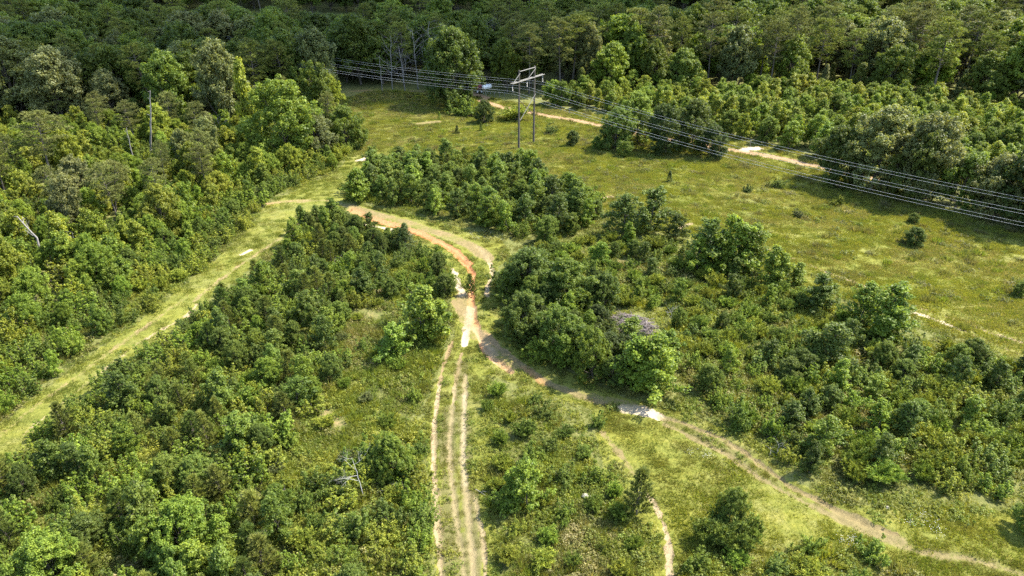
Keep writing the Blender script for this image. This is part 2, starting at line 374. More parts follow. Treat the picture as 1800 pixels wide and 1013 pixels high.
def b_broad(seed, Ht=16.0, Rr=5.2, base=.22, nl=26, L=.36, W=.27, per=36, puff=.68, round_=1.0):
    """full-grown broadleaf: trunk, limbs, lobed crown of leaf clumps with gaps between the lobes"""
    rng = np.random.default_rng(seed); g, s = Geo(), Geo(); zz = np.linspace(0, 1, 8)
    bend = rng.normal(0, .5, 2); tp = np.stack([bend[0] * zz ** 2, bend[1] * zz ** 2, zz * Ht * .82], -1)
    tube(s, tp, (Ht * .017) * (1 - .8 * zz) + .02, 7); cen, rad = [], []
    for i in range(nl):
        t = (i + rng.uniform(0, 1)) / nl; az = i * 2.4 + rng.normal(0, .3); z = Ht * (base + (1 - base) * (.06 + .84 * t))
        prof = max(.18, math.sin(math.pi * min(1, (.16 + .80 * t) ** (.85 * round_))) ** .65)
        r = Rr * prof * rng.uniform(.45, .95) * (.75 if t > .85 else 1); lr = Rr * rng.uniform(.26, .42)
        if t > .93: r *= .3
        e = np.array([bend[0] * t + math.cos(az) * r, bend[1] * t + math.sin(az) * r, min(z, Ht - lr * .8)])
        k = min(6, max(1, int(t * 5))); b = tp[k]; b = b * .75 + tp[k - 1] * .25
        tube(s, [b, b * .5 + e * .5 - np.array([0, 0, .3]), e], [Ht * .006, Ht * .004, .03], 5, False)
        nP = 24
        d = rand_dirs(nP, rng); d[:, 2] = d[:, 2] * .8 + .12
        q = e + d * lr * rng.uniform(.55, 1.0, (nP, 1)); cen.append(q); rad.append(rng.uniform(.7, 1.2, nP) * puff * Rr / 5.2)
    puffs(g, np.concatenate(cen), np.concatenate(rad), per, L, W, rng, .55, .65, .9, .2)
    return g, s, Ht
def b_pine(seed, Ht=20.0, Rr=3.8, bare=.45):
    """tall pine: bare bole, irregular open crown of needle plates"""
    rng = np.random.default_rng(seed); g, s = Geo(), Geo(); zz = np.linspace(0, 1, 8); bend = rng.normal(0, .5, 2)
    tp = np.stack([bend[0] * zz ** 2, bend[1] * zz ** 2, zz * Ht], -1); tube(s, tp, .24 * (1 - .82 * zz), 7); C, D = [], []
    nb = 36
    for i in range(nb):
        t = bare + (1 - bare) * (i + rng.uniform(0, 1)) / nb; u = (t - bare) / (1 - bare); az = i * 2.4 + rng.normal(0, .4)
        L = Rr * (math.sin(math.pi * (.18 + .72 * u)) ** .8) * rng.uniform(.5, 1.1); b = np.array([bend[0] * t * t, bend[1] * t * t, t * Ht])
        d = unit(np.array([math.cos(az), math.sin(az), rng.uniform(-.05, .5)])); e = b + d * L + np.array([0, 0, .25])
        tube(s, [b, b + d * L * .6, e], [.07, .045, .02], 4, False)
        n = 26; f = rng.uniform(.6, 1.1, (n, 1)); off = rng.normal(0, 1, (n, 3)) * np.array([.5, .5, .2]) * (Rr / 3.8)
        C.append(b + (e - b) * f + off); D.append(np.tile(d * .5 + (0, 0, .8), (n, 1)) + off * .5)
    C.append(tp[-1] + rng.normal(0, .3, (20, 3))); D.append(np.tile([0, 0, 1.], (20, 1)))
    needles(g, np.concatenate(C), np.concatenate(D), .50, .12, 13, rng, 1.0, np.clip(rng.normal(.55, .25, sum(len(c) for c in C)), 0, 1))
    return g, s, Ht
def b_cedar(seed, Ht=7.0, Rr=2.0):
    """dense pointed evergreen, foliage to the ground"""
    rng = np.random.default_rng(seed); g, s = Geo(), Geo(); zz = np.linspace(0, 1, 6)
    tube(s, np.stack([zz * 0, zz * 0, zz * Ht * .95], -1), .12 * (1 - .85 * zz), 6); cen, rad = [], []
    for i in range(190):
        t = rng.uniform(.03, .99); az = rng.uniform(0, 6.28)
        r = Rr * ((1 - t) ** .75) * (1 + .16 * math.sin(3 * az + seed) + .12 * math.sin(7 * t * 6 + az)) * rng.uniform(.55, 1.05) * min(1, .6 + t * 3)
        cen.append((math.cos(az) * r, math.sin(az) * r, t * Ht)); rad.append(rng.uniform(.28, .5) * Rr / 2)
        if i % 6 == 0: tube(s, [(0, 0, t * Ht * .95), cen[-1]], [.03, .01], 3, False)
    puffs(g, cen, np.array(rad), 40, .20, .10, rng, .8, .8, 1.0)
    return g, s, Ht
def limbs(s, p0, d0, length, r0, depth, rng, split=3, wob=.25, droop=0.0):
    """bare branching wood"""
    n = 6; pts = [np.asarray(p0, float)]; d = unit(np.asarray(d0, float))
    for i in range(n):
        d = unit(d + rng.normal(0, wob * .35, 3) + np.array([0, 0, -droop])); pts.append(pts[-1] + d * length / n)
    rr = r0 * np.linspace(1, .35 if depth else .2, n + 1); tube(s, pts, rr, 6 if depth > 1 else 4, depth > 1)
    if depth > 0:
        for k in range(split):
            i = rng.integers(2, n + 1); nd = unit(d * .55 + rand_dirs(1, rng)[0] * .9 + np.array([0, 0, .15]))
            limbs(s, pts[i], nd, length * rng.uniform(.4, .65), rr[i] * .65, depth - 1, rng, split, wob, droop)

# ------------------------------------------------------------------ the ground: one sheet, its tracks cut out as surfaces of their own
SAND, PALE, CLAY, TAN, BROWN, ROADC = (0.295, 0.228, 0.138), (0.42, 0.345, 0.25), (0.40, 0.190, 0.085), (0.215, 0.160, 0.082), (0.17, 0.135, 0.06), (0.27, 0.18, 0.10)
WORN = (0.122, 0.116, 0.043)
# surface name, pixel polyline, half width (m), soil colour, strength, rut depth (m)
MARKS = [
    ('sandy_track', [(773, 675), (764, 735), (762, 808), (767, 892), (772, 960), (778, 1030), (797, 1280)], .20, SAND, 1.25, .10),
    ('sandy_track', [(800, 675), (795, 725), (790, 775), (793, 842), (802, 908), (812, 975), (818, 1030), (842, 1280)], .19, SAND, 1.1, .09),
    ('sandy_track', [(819, 660), (817, 720), (814, 775), (814, 810), (817, 842), (825, 925), (830, 970), (834, 1030), (858, 1280)], .24, SAND, 1.15, .10),
    ('sandy_track', [(818, 690), (815, 760), (815, 830), (818, 850)], .22, PALE, 1.25, .10),
    ('sandy_track', [(834, 875), (842, 910), (849, 942), (856, 1030), (884, 1280)], .15, SAND, 1.0, .06),
    ('sandy_track', [(818, 1280), (796, 1040), (795, 940), (792, 880), (788, 800), (790, 720)], 1.15, WORN, .62, .0),
    ('sandy_track', [(856, 1280), (832, 1040), (826, 900), (818, 790), (812, 700), (810, 640)], 1.0, WORN, .62, .0),
    ('sandy_track', [(773, 675), (780, 640), (795, 600)], .18, TAN, 1.0, .06),
    ('sandy_track', [(800, 675), (806, 645), (812, 620)], .16, TAN, .9, .05),
    ('clay_gully', [(617, 368), (660, 386), (700, 398), (740, 410), (767, 423), (800, 441), (822, 464)], .80, CLAY, 1.15, .22),
    ('clay_gully', [(660, 389), (700, 401), (740, 413), (767, 426), (800, 444), (822, 466), (830, 480)], .22, (0.36, 0.125, 0.045), 1.5, .40),
    ('clay_gully', [(610, 360), (660, 376), (720, 392), (780, 412), (830, 432), (850, 450)], 1.5, (0.19, 0.145, 0.07), .56, .04),
    ('clay_gully', [(640, 395), (680, 402), (720, 412)], .5, PALE, .7, .02),
    ('clay_gully', [(820, 461), (832, 481), (829, 515), (831, 545), (837, 571), (847, 605), (863, 628), (897, 651)], .38, CLAY, 1.25, .34),
    ('clay_gully', [(795, 474), (799, 486), (807, 501), (813, 518)], .42, PALE, 1.2, .03),
    ('clay_gully', [(828, 540), (824, 560), (820, 580), (817, 606)], .50, PALE, 1.2, .05),
    ('clay_gully', [(800, 530), (812, 550), (818, 570)], .8, TAN, .55, .02),
    ('clay_gully', [(838, 432), (853, 448), (862, 465), (867, 487), (858, 500), (855, 520)], .38, SAND, .9, .08),
    ('clay_gully', [(852, 600), (866, 632), (880, 640), (898, 652)], .40, SAND, 1.0, .10),
    ('clay_gully', [(815, 428), (845, 440), (858, 455)], 1.3, BROWN, .62, .04),
    ('clay_gully', [(846, 585), (872, 612), (905, 640)], 1.2, (0.30, 0.19, 0.10), .64, .05),
    ('clay_gully', [(812, 520), (826, 550), (836, 590)], 1.3, BROWN, .58, .03),
    ('clay_gully', [(835, 575), (850, 600), (868, 622)], .55, SAND, 1.0, .16),
    ('side_track', [(850, 588), (884, 615), (917, 640), (950, 665), (975, 678), (1017, 695), (1060, 708)], .42, TAN, 1.0, .10),
    ('side_track', [(920, 645), (945, 664), (955, 675)], .35, CLAY, .95, .12),
    ('side_track', [(1098, 718), (1130, 722), (1158, 732)], .75, PALE, 1.3, .03),
    ('side_track', [(990, 683), (1060, 700), (1120, 712)], .7, BROWN, .5, .02),
    ('side_track', [(1157, 732), (1200, 742), (1267, 770), (1310, 795), (1350, 822), (1387, 852), (1434, 875), (1490, 905), (1534, 925), (1575, 937)], .32, TAN, 1.15, .24),
    ('side_track', [(1170, 745), (1283, 802), (1333, 838), (1393, 872), (1467, 908), (1550, 942), (1594, 962), (1640, 974), (1700, 980), (1800, 1010), (2100, 1120)], .34, TAN, .70, .10),
    ('side_track', [(1480, 905), (1540, 935), (1580, 952)], 1.0, TAN, .70, .02),
    ('side_track', [(1180, 742), (1270, 782), (1330, 820), (1400, 868), (1470, 905), (1560, 945), (1650, 975), (1800, 1005), (2100, 1110)], 1.2, WORN, .50, .02),
    ('side_track', [(880, 622), (950, 668), (1020, 698), (1100, 718)], 1.0, WORN, .48, .02),
    ('footworn_track', [(1060, 760), (1085, 790), (1110, 825), (1125, 850)], .5, BROWN, .56, .04),
    ('footworn_track', [(1140, 870), (1155, 900), (1167, 922), (1177, 970), (1178, 1030), (1175, 1200)], .30, SAND, .9, .07),
    ('grass_lane', [(-330, 1070), (-40, 800), (60, 715), (150, 650), (250, 578), (330, 520)], .6, TAN, .50, .04),
    ('grass_lane', [(40, 765), (120, 700), (240, 605), (335, 550), (345, 535)], .35, SAND, .52, .04),
    ('grass_lane', [(330, 555), (340, 548)], .5, SAND, 1.0, .02),
    ('grass_lane', [(340, 528), (420, 468), (490, 420), (545, 380)], .6, TAN, .50, .04),
    ('grass_lane', [(425, 448), (440, 440)], .35, PALE, .8, .01),
    ('grass_lane', [(468, 358), (500, 354), (540, 352)], 1.0, ROADC, .55, .03),
    ('grass_lane', [(520, 356), (570, 352), (615, 362)], .6, TAN, .5, .03),
    ('grass_lane', [(632, 282), (645, 279), (658, 281)], .9, PALE, 1.2, .02),
    ('dirt_road', [(818, 160), (838, 166), (858, 172), (846, 178)], 1.3, ROADC, .95, .06),
    ('dirt_road', [(846, 176), (868, 184), (905, 194), (960, 203), (1020, 213), (1090, 228), (1180, 246), (1300, 266), (1380, 280), (1440, 293), (1560, 318)], 1.4, ROADC, .98, .08),
    ('dirt_road', [(1310, 262), (1332, 261)], 1.3, PALE, 1.2, .02),
    ('meadow_track', [(1040, 352), (1075, 345)], .6, SAND, .8, .04),
    ('meadow_track', [(1195, 400), (1215, 392)], .7, SAND, .7, .04),
    ('meadow_track', [(1340, 434), (1373, 445), (1453, 478), (1520, 501), (1600, 535), (1667, 558), (1734, 581), (1810, 606), (2100, 720)], .30, SAND, .66, .08),
    ('meadow_track', [(1600, 545), (1650, 562), (1720, 592), (1810, 630), (2100, 760)], .30, SAND, .6, .08),
    ('meadow_track', [(1600, 548), (1640, 560), (1680, 575)], .5, PALE, .72, .01),
    ('ground', [(735, 218), (770, 214)], 1.5, BROWN, .55, .0),
    ('ground', [(620, 160), (680, 157), (740, 160)], 2.5, BROWN, .6, .0),
    ('ground', [(1030, 872), (1034, 873)], .3, PALE, .7, .0),
    ('ground', [(1090, 460), (1130, 470)], .8, BROWN, .55, .0),
    ('ground', [(640, 545), (665, 560)], .8, TAN, .4, .0),
    ('ground', [(560, 720), (600, 745)], .9, TAN, .42, .0),
    ('ground', [(995, 440), (1030, 447)], .7, TAN, .45, .0),
]
for i, mk in enumerate(MARKS): MARKS[i] = (mk[0], PL(mk[1])) + mk[2:]
LANE = PL([(-420, 1150), (0, 748), (100, 668), (272, 545), (440, 400), (465, 362), (590, 303), (637, 252), (600, 195), (640, 160), (735, 158), (760, 190), (830, 205), (700, 262), (648, 300), (605, 352), (540, 375), (500, 425), (340, 550), (250, 625), (120, 735), (30, 800), (-60, 885), (-300, 1130)])
ROW = PL([(600, 195), (640, 160), (735, 158), (850, 172), (1000, 192), (1200, 226), (1440, 275), (1600, 345), (1850, 430), (2180, 545), (2180, 800), (1850, 660), (1760, 620), (1560, 545), (1400, 500), (1250, 430), (1060, 370), (920, 320), (760, 275), (650, 300)])
TRK = PL([(600, 352), (700, 372), (830, 405), (880, 420), (900, 450), (875, 470), (880, 560), (930, 620), (1100, 700), (1190, 715), (1330, 780), (1390, 845), (1500, 890), (1640, 890), (1800, 900), (2180, 1040), (2180, 1290), (1150, 1290), (1040, 720), (860, 660), (890, 1290), (785, 1290), (745, 720), (800, 590), (790, 500), (720, 440), (640, 400)])

def build_ground():
    def axis(*segs):
        out = []
        for a, b, st in segs: out.append(np.arange(a, b - 1e-6, st))
        return np.concatenate(out + [np.array([segs[-1][1]])])
    xs = axis((-4000, -1000, 500), (-1000, -300, 50), (-300, -80, 6), (-80, -12, .45), (-12, 40, .22), (40, 130, .5), (130, 300, 6), (300, 1000, 50), (1000, 4000, 500))
    ys = axis((-3000, -200, 400), (-200, 20, 20), (20, 24, 2), (24, 36, .4), (36, 105, .24), (105, 210, .5), (210, 450, 6), (450, 1000, 50), (1000, 5000, 500))
    X, Y = np.meshgrid(xs, ys); Z = H(X, Y); x, y, z = X.ravel(), Y.ravel(), Z.ravel().copy()
    soil = np.zeros(len(x)); col = np.tile(np.array(BROWN), (len(x), 1)); cls = np.zeros(len(x), np.int32); names = ['ground']
    wob = .35 * (vnoise(x, y, 1.1, 3) - .5) + .25 * (vnoise(x, y, .45, 5) - .5)
    drop = np.zeros(len(x))
    for nm, line, hw, c, st, dep in MARKS:
        L = np.array(line); m = (x > L[:, 0].min() - 4) & (x < L[:, 0].max() + 4) & (y > L[:, 1].min() - 4) & (y < L[:, 1].max() + 4)
        ix = np.where(m)[0]; d, fr = segdist(x[ix], y[ix], line); d = d + wob[ix] * min(1.0, hw / .3)
        k = 1 - sstep(hw * .45, hw * 1.25 + .12, d); s = st * k * (.78 + .44 * vnoise(x[ix], y[ix], 2.3, 9))
        b = s > soil[ix]; mixf = np.clip(s / (s + soil[ix] * .6 + 1e-6), 0, 1)[:, None]
        col[ix] = np.where(s[:, None] > .02, col[ix] * (1 - mixf) + np.array(c) * mixf, col[ix]); soil[ix] = np.maximum(soil[ix], s)
        drop[ix] = np.maximum(drop[ix], dep * k)
        if nm != 'ground':
            if nm not in names: names.append(nm)
            inside = d < hw + .30; cls[ix[inside]] = names.index(nm)
    lane = inpoly(x, y, LANE); row = inpoly(x, y, ROW); trk = inpoly(x, y, TRK)
    lush = np.clip(lane * 1.0 + row * 1.0 + trk * .9, 0, 1)
    k = names.index('grass_lane'); cls[(cls == 0) & lane & (y < 150)] = k
    fine = ((x > -80) & (x < 130) & (y > 30) & (y < 215))
    z = z - drop - np.clip(soil, 0, 1) * .16 * (vnoise(x, y, .55, 8) - .4) * fine + fine * (.05 * (vnoise(x, y, .8, 1) - .5) + .10 * (vnoise(x, y, 3.5, 2) - .5))
    nx, ny = len(xs), len(ys); i = np.arange(ny - 1)[:, None] * nx + np.arange(nx - 1)[None]
    F = np.stack([i, i + 1, i + nx + 1, i + nx], -1).reshape(-1, 4); fc = cls[F].max(1)
    for k, nm in enumerate(names):
        f = F[fc == k]
        if not len(f): continue
        used, inv = np.unique(f, return_inverse=True); f = inv.reshape(-1, 4)
        me = bpy.data.meshes.new(nm); me.vertices.add(len(used)); me.vertices.foreach_set('co', np.stack([x, y, z], -1)[used].ravel())
        me.loops.add(f.size); me.loops.foreach_set('vertex_index', f.ravel().astype(np.int32)); me.polygons.add(len(f))
        me.polygons.foreach_set('loop_start', (np.arange(len(f)) * 4).astype(np.int32)); me.polygons.foreach_set('use_smooth', np.ones(len(f), bool))
        a = me.attributes.new('soil', 'FLOAT', 'POINT'); a.data.foreach_set('value', soil[used].astype(np.float32))
        a = me.attributes.new('lush', 'FLOAT', 'POINT'); a.data.foreach_set('value', lush[used].astype(np.float32))
        a = me.attributes.new('soilcol', 'FLOAT_COLOR', 'POINT'); a.data.foreach_set('color', np.concatenate([col[used], np.ones((len(used), 1))], 1).ravel().astype(np.float32))
        me.materials.append(M['ground']); me.update(calc_edges=True)
        o = bpy.data.objects.new(nm, me); COL.objects.link(o); o['kind'] = 'structure'
        o['label'] = {'ground': 'grassy and leaf-strewn ground under the whole scene', 'sandy_track': 'pale sandy wheel ruts running up the middle of the scene',
                      'clay_gully': 'eroded orange clay gully cutting across the fork of the tracks', 'side_track': 'tan two-wheel track curving off from the gully fork',
                      'footworn_track': 'faint bare track between the weeds and the side track', 'grass_lane': 'mown yellow-green lane between two thickets',
                      'dirt_road': 'reddish dirt road beyond the power line', 'meadow_track': 'faint sandy wheel marks along the meadow edge'}[nm]
build_ground()
def on_soil(x, y, margin=0.0):
    """how bare the ground is at these points"""
    s = np.zeros(len(x))
    for nm, line, hw, c, st, dep in MARKS:
        L = np.array(line); m = (x > L[:, 0].min() - 3) & (x < L[:, 0].max() + 3) & (y > L[:, 1].min() - 3) & (y < L[:, 1].max() + 3)
        if c == WORN or not m.any(): continue
        ix = np.where(m)[0]; d, _ = segdist(x[ix], y[ix], line); s[ix] = np.maximum(s[ix], st * (1 - sstep(hw * .5 + margin, hw * 1.15 + .15 + margin, d)))
    return s

# ------------------------------------------------------------------ object helpers
def tag(o, label=None, cat=None, group=None, kind=None):
    if label: o['label'] = label
    if cat: o['category'] = cat
    if group: o['group'] = group
    if kind: o['kind'] = kind
    return o
def empty(name, loc=(0, 0, 0), rz=0.0, sc=(1, 1, 1)):
    o = bpy.data.objects.new(name, None); o.empty_display_size = .3; COL.objects.link(o)
    o.location = loc; o.rotation_euler = (0, 0, rz); o.scale = sc; return o
def part(name, me, parent=None):
    o = bpy.data.objects.new(name, me); COL.objects.link(o); o.parent = parent; return o
def G2(*fns): 
    g = Geo()
    for f in fns: f(g)
    return g

TONES = {
    'bright green': (0.142, 0.196, 0.024), 'yellow-green': (0.182, 0.210, 0.026), 'mid-green': (0.112, 0.155, 0.024), 'deep green': (0.086, 0.120, 0.022),
    'dark green': (0.056, 0.080, 0.019), 'olive green': (0.125, 0.148, 0.028), 'grey-green': (0.138, 0.155, 0.055), 'brownish olive': (0.120, 0.134, 0.036),
}
KINDS = {   # name: (builder, variants, kwargs, crown part, stem part, leaf material, category, noun, width factor)
    'sapling_tree': (b_sapling, 7, {}, 'crown', 'trunk', 'leaf', 'sapling', 'pointed sapling'),
    'leafy_shrub': (b_shrub, 6, {}, 'foliage', 'stem', 'leaf', 'shrub', 'leafy shrub'),
    'upright_shrub': (b_upright, 5, {}, 'foliage', 'stem', 'leaf', 'shrub', 'upright many-stemmed shrub'),
    'feathery_shrub': (b_fine, 4, {}, 'foliage', 'stem', 'needle', 'shrub', 'feathery shrub'),
    'young_pine': (b_youngpine, 4, {}, 'crown', 'trunk', 'needle', 'young pine', 'young pine'),
    'broadleaf_tree': (b_broad, 5, {}, 'crown', 'trunk', 'leaf', 'tree', 'broadleaf tree'),
    'oak_tree': (b_broad, 4, dict(Ht=9.0, Rr=3.7, base=.04, nl=32, L=.20, W=.15, per=44, puff=.58), 'crown', 'trunk', 'leaf', 'tree', 'bushy oak'),
    'pine_tree': (b_pine, 4, {}, 'crown', 'trunk', 'needle', 'pine', 'tall pine'),
    'cedar_tree': (b_cedar, 3, {}, 'crown', 'trunk', 'leaf', 'cedar', 'dense cedar'),
}
PROTO = {}
for kn, (fn, nv, kw, cp, sp, lm, cat, noun) in KINDS.items():
    PROTO[kn] = []
    for v in range(nv):
        g, s, ht = fn(100 * (list(KINDS).index(kn) + 1) + v, **kw)
        PROTO[kn].append((g.mesh(f'{kn}_{cp}', M[lm]), s.mesh(f'{kn}_{sp}', M['bark']), ht, g, s))
PLANTS = []          # (kind, x, y, height, width scale, tone, label, group)
def plant(kind, x, y, h, wsc, tone, label, group=None, hero=False, jit=.2):
    PLANTS.append(dict(kind=kind, x=x, y=y, h=h, w=wsc, tone=tone, label=label, group=group, hero=hero, jit=jit))
def hero(kind, px, py, hpx, wsc, tone, label, group=None):
    x, y, h = height_for(px, py, hpx); plant(kind, x, y, h, wsc, tone, label, group, True)

# ------------------------------------------------------------------ single plants one can point to (pixel of the foot, pixel height, width)
#HEROES
hero('sapling_tree', 740, 597, 92, 1.35, 'bright green', 'bright green pointed sapling standing alone beside the eroded gully')
hero('sapling_tree', 690, 630, 62, 1.3, 'bright green', 'smaller bright green sapling downhill of the lone one by the gully')
hero('cedar_tree', 715, 442, 50, 1.25, 'dark green', 'dark evergreen beside the orange clay bank')
hero('young_pine', 829, 518, 34, 1.0, 'deep green', 'tiny green tree growing inside the clay gully')
hero('young_pine', 1118, 905, 78, 1.0, 'olive green', 'young pine standing alone between the worn tracks')
hero('sapling_tree', 926, 893, 80, 1.0, 'bright green', 'ivy-dark slender sapling among weeds beside the sandy ruts')
hero('sapling_tree', 905, 878, 50, 1.0, 'bright green', 'short sapling hugging the slender one beside the sandy ruts')
hero('oak_tree', 1280, 918, 66, .75, 'mid-green', 'dark leafy little tree with feathery bushes at its foot by the side track')
for px, py, hp, lb in ((1248, 955, 34, 'feathery bush on the rut side below the dark leafy one by the side track'), (1285, 965, 36, 'tallest feathery bush below the dark leafy one by the side track'), (1315, 948, 30, 'feathery bush on the track side below the dark leafy one'), (1262, 935, 28, 'feathery bush tucked against the dark leafy one by the side track')):
    hero('feathery_shrub', px, py, hp, 1.1, 'mid-green', lb)
hero('oak_tree', 795, 185, 142, 1.0, 'deep green', 'big round tree at the forest edge casting shade on the meadow')  # deep tone puts part of the cloud's shade into this tree's leaf colour
hero('oak_tree', 505, 282, 150, 1.0, 'bright green', 'big round bright-topped tree above the lane thicket')
hero('oak_tree', 610, 262, 78, 1.05, 'mid-green', 'bushy tree at the corner where lane meets meadow')
hero('oak_tree', 560, 275, 90, 1.0, 'grey-green', 'pale leafy tree beside the big round bright-topped one')
hero('oak_tree', 852, 217, 42, 1.0, 'dark green', 'rounded dark bush in the meadow before the dirt road bend')
hero('leafy_shrub', 818, 203, 28, 1.5, 'mid-green', 'low wide bush touching the rounded dark meadow bush')
hero('feathery_shrub', 907, 211, 24, 1.7, 'yellow-green', 'yellowish low shrub behind the power poles')
hero('oak_tree', 1005, 256, 28, 1.0, 'dark green', 'small dark bush in the meadow beyond the power poles')
hero('oak_tree', 1097, 275, 28, 1.0, 'mid-green', 'small spreading bush before the dark roadside oaks')
hero('oak_tree', 1050, 262, 24, 1.0, 'mid-green', 'low green bush at the foot of the dark roadside oaks')
hero('cedar_tree', 1177, 320, 20, 1.1, 'dark green', 'tiny dark cedar alone in the open meadow')
hero('oak_tree', 1602, 430, 32, 1.25, 'deep green', 'dark bush alone in the meadow, larger of two close ones')
hero('oak_tree', 1606, 392, 18, 1.2, 'deep green', 'smaller dark bush just behind the larger meadow one')
hero('cedar_tree', 804, 235, 15, 1.2, 'dark green', 'tiny dark conifer in the meadow near the lane corner')
hero('cedar_tree', 846, 230, 16, .9, 'deep green', 'tiny narrow conifer in the meadow below the rounded bush')
hero('cedar_tree', 772, 210, 14, .9, 'bright green', 'tiny bright conifer near the big round shade tree')
hero('leafy_shrub', 966, 235, 14, 1.2, 'deep green', 'low dark shrub close behind the power poles')
hero('oak_tree', 1790, 520, 26, 1.0, 'mid-green', 'bush at the meadow rim beyond the faint wheel marks')
hero('leafy_shrub', 1472, 358, 14, 1.3, 'yellow-green', 'pale low shrub at the shade edge under the wires')
hero('leafy_shrub', 1405, 382, 12, 1.2, 'grey-green', 'pale small shrub in the open meadow')
hero('leafy_shrub', 1312, 337, 10, 1.4, 'deep green', 'flat dark shrub in the meadow')
hero('leafy_shrub', 1365, 330, 14, 1.4, 'mid-green', 'spreading green shrub in the meadow')
hero('leafy_shrub', 1300, 758, 38, .9, 'mid-green', 'single round shrub beside the rutted side track')
hero('leafy_shrub', 1047, 748, 22, .8, 'mid-green', 'small upright shrub in the grass of the track fork')
hero('oak_tree', 960, 425, 48, 1.0, 'mid-green', 'bush standing out before the clump above the gully')
hero('sapling_tree', 855, 400, 52, 1.2, 'bright green', 'bright sapling in front of the clump above the gully')
hero('sapling_tree', 768, 376, 44, 1.1, 'bright green', 'round-topped sapling at the clay bank edge of the clump')
for px, py, hp, wv, tn, ordn in ((1080, 262, 78, 1.0, 'deep green', 'first'), (1120, 250, 90, 1.0, 'mid-green', 'second'), (1170, 268, 88, .95, 'dark green', 'third'), (1215, 262, 92, 1.0, 'deep green', 'fourth'), (1250, 275, 60, 1.0, 'dark green', 'fifth')):
    hero('oak_tree', px, py, hp, wv, tn, f'{ordn} dark roadside oak along the dirt road, counted from the power poles')
for px, py, hp, wv, tn, lb in ((1470, 320, 105, .95, 'deep green', 'first dark oak of the clump that hides the dirt road'), (1530, 335, 150, 1.0, 'grey-green', 'tallest silvery oak of the clump that hides the dirt road'),
                               (1590, 345, 130, .95, 'deep green', 'dark oak behind the wires beside the tallest silvery one'), (1625, 350, 155, .85, 'grey-green', 'second silvery oak of the clump under the wires'),
                               (1680, 365, 100, 1.0, 'mid-green', 'broad green oak in the middle of the clump under the wires'), (1745, 385, 115, 1.0, 'grey-green', 'oak with pale outer leaves near the frame edge under the wires'),
                               (1800, 395, 150, 1.0, 'dark green', 'dark oak cut by the frame edge under the wires')):
    hero('oak_tree', px, py, hp, wv, tn, lb)
for px, py, hp, wv, tn, lb in ((935, 520, 88, 1.15, 'deep green', 'domed dark oak nearest the gully in the dark clump'), (1000, 545, 90, 1.1, 'mid-green', 'domed oak in the dark clump between gully and brush pile'),
                               (925, 600, 86, 1.0, 'deep green', 'dark oak overhanging the gully with shade beneath'), (1060, 545, 66, 1.0, 'deep green', 'dark oak behind the grey brush pile'),
                               (985, 628, 88, 1.0, 'mid-green', 'bushy oak in the middle of the dark clump'), (1042, 664, 88, .8, 'bright green', 'bright oak at the track-side foot of the dark clump')):
    hero('oak_tree', px, py, hp, wv, tn, lb)
for px, py, hp, lb in ((1150, 690, 95, 'sapling pair member closest to the side track below the brush pile'), (1120, 680, 85, 'sapling against the bright oak below the brush pile'), (1165, 640, 60, 'sapling just below the grey brush pile'),
                       (1095, 412, 72, 'sapling group above the brush pile, first of its pair'), (1140, 408, 76, 'sapling group above the brush pile, second of its pair'), (1188, 420, 44, 'short dark sapling beside the pair above the brush pile'),
                       (1245, 470, 84, 'sapling at the crest of the tall meadow-edge clump'), (1285, 475, 92, 'tallest sapling of the tall meadow-edge clump'), (1310, 480, 84, 'sapling on the far slope of the tall meadow-edge clump'), (1265, 485, 70, 'sapling in the front of the tall meadow-edge clump'), (1225, 478, 60, 'sapling low in the tall meadow-edge clump'), (1360, 505, 70, 'sapling trailing the tall meadow-edge clump'),
                       (1400, 500, 40, 'small sapling past the tall meadow-edge clump'), (1550, 590, 92, 'tall sapling at the meadow rim near the sandy wheel marks'), (1510, 570, 72, 'darker sapling beside the tall one at the meadow rim'), (1440, 545, 62, 'sapling between meadow-edge clump and the rim pair'), (1455, 640, 72, 'bright sapling inside the wide shrub thicket')):
    hero('sapling_tree', px, py, hp, 1.3, 'bright green' if px % 3 else 'deep green', lb)
hero('leafy_shrub', 415, 1030, 50, 1.1, 'yellow-green', 'pale yellow-green shrub cut by the lower frame edge')
hero('oak_tree', 105, 1030, 82, 1.2, 'bright green', 'dense round bright bush at the lower corner of the lane-side thicket')
hero('oak_tree', 320, 975, 92, 1.0, 'bright green', 'broad bright green oak in the lower thicket')
hero('oak_tree', 690, 830, 66, 1.1, 'bright green', 'round bright bush beside the sandy ruts')
hero('broadleaf_tree', 400, 235, 165, .85, 'grey-green', 'tall pale grey-green tree rising before the shaded wood')
hero('broadleaf_tree', 350, 200, 130, .8, 'yellow-green', 'tall yellowish tree rising behind the bare snag')
hero('sapling_tree', 455, 255, 150, .55, 'yellow-green', 'narrow spire-topped yellow-green tree beside the big round one')
hero('sapling_tree', 520, 200, 80, .7, 'mid-green', 'spire-topped tree, first of three under the wires')
hero('sapling_tree', 548, 205, 95, .7, 'mid-green', 'spire-topped tree, middle of three under the wires')
hero('sapling_tree', 570, 210, 95, .7, 'mid-green', 'spire-topped tree, last of three under the wires')
hero('pine_tree', 95, 330, 130, 1.35, 'brownish olive', 'brownish thin-crowned pine among the lane-side trees')
hero('pine_tree', 395, 195, 120, 1.2, 'brownish olive', 'olive pine under the tall pale tree before the shaded wood')
hero('pine_tree', 930, 165, 118, 1.2, 'brownish olive', 'olive pine rising behind the power poles')
hero('pine_tree', 985, 165, 128, 1.3, 'brownish olive', 'taller olive pine beside the one behind the power poles')
hero('broadleaf_tree', 1035, 160, 120, .7, 'grey-green', 'pale broadleaf tree next to the olive pines')

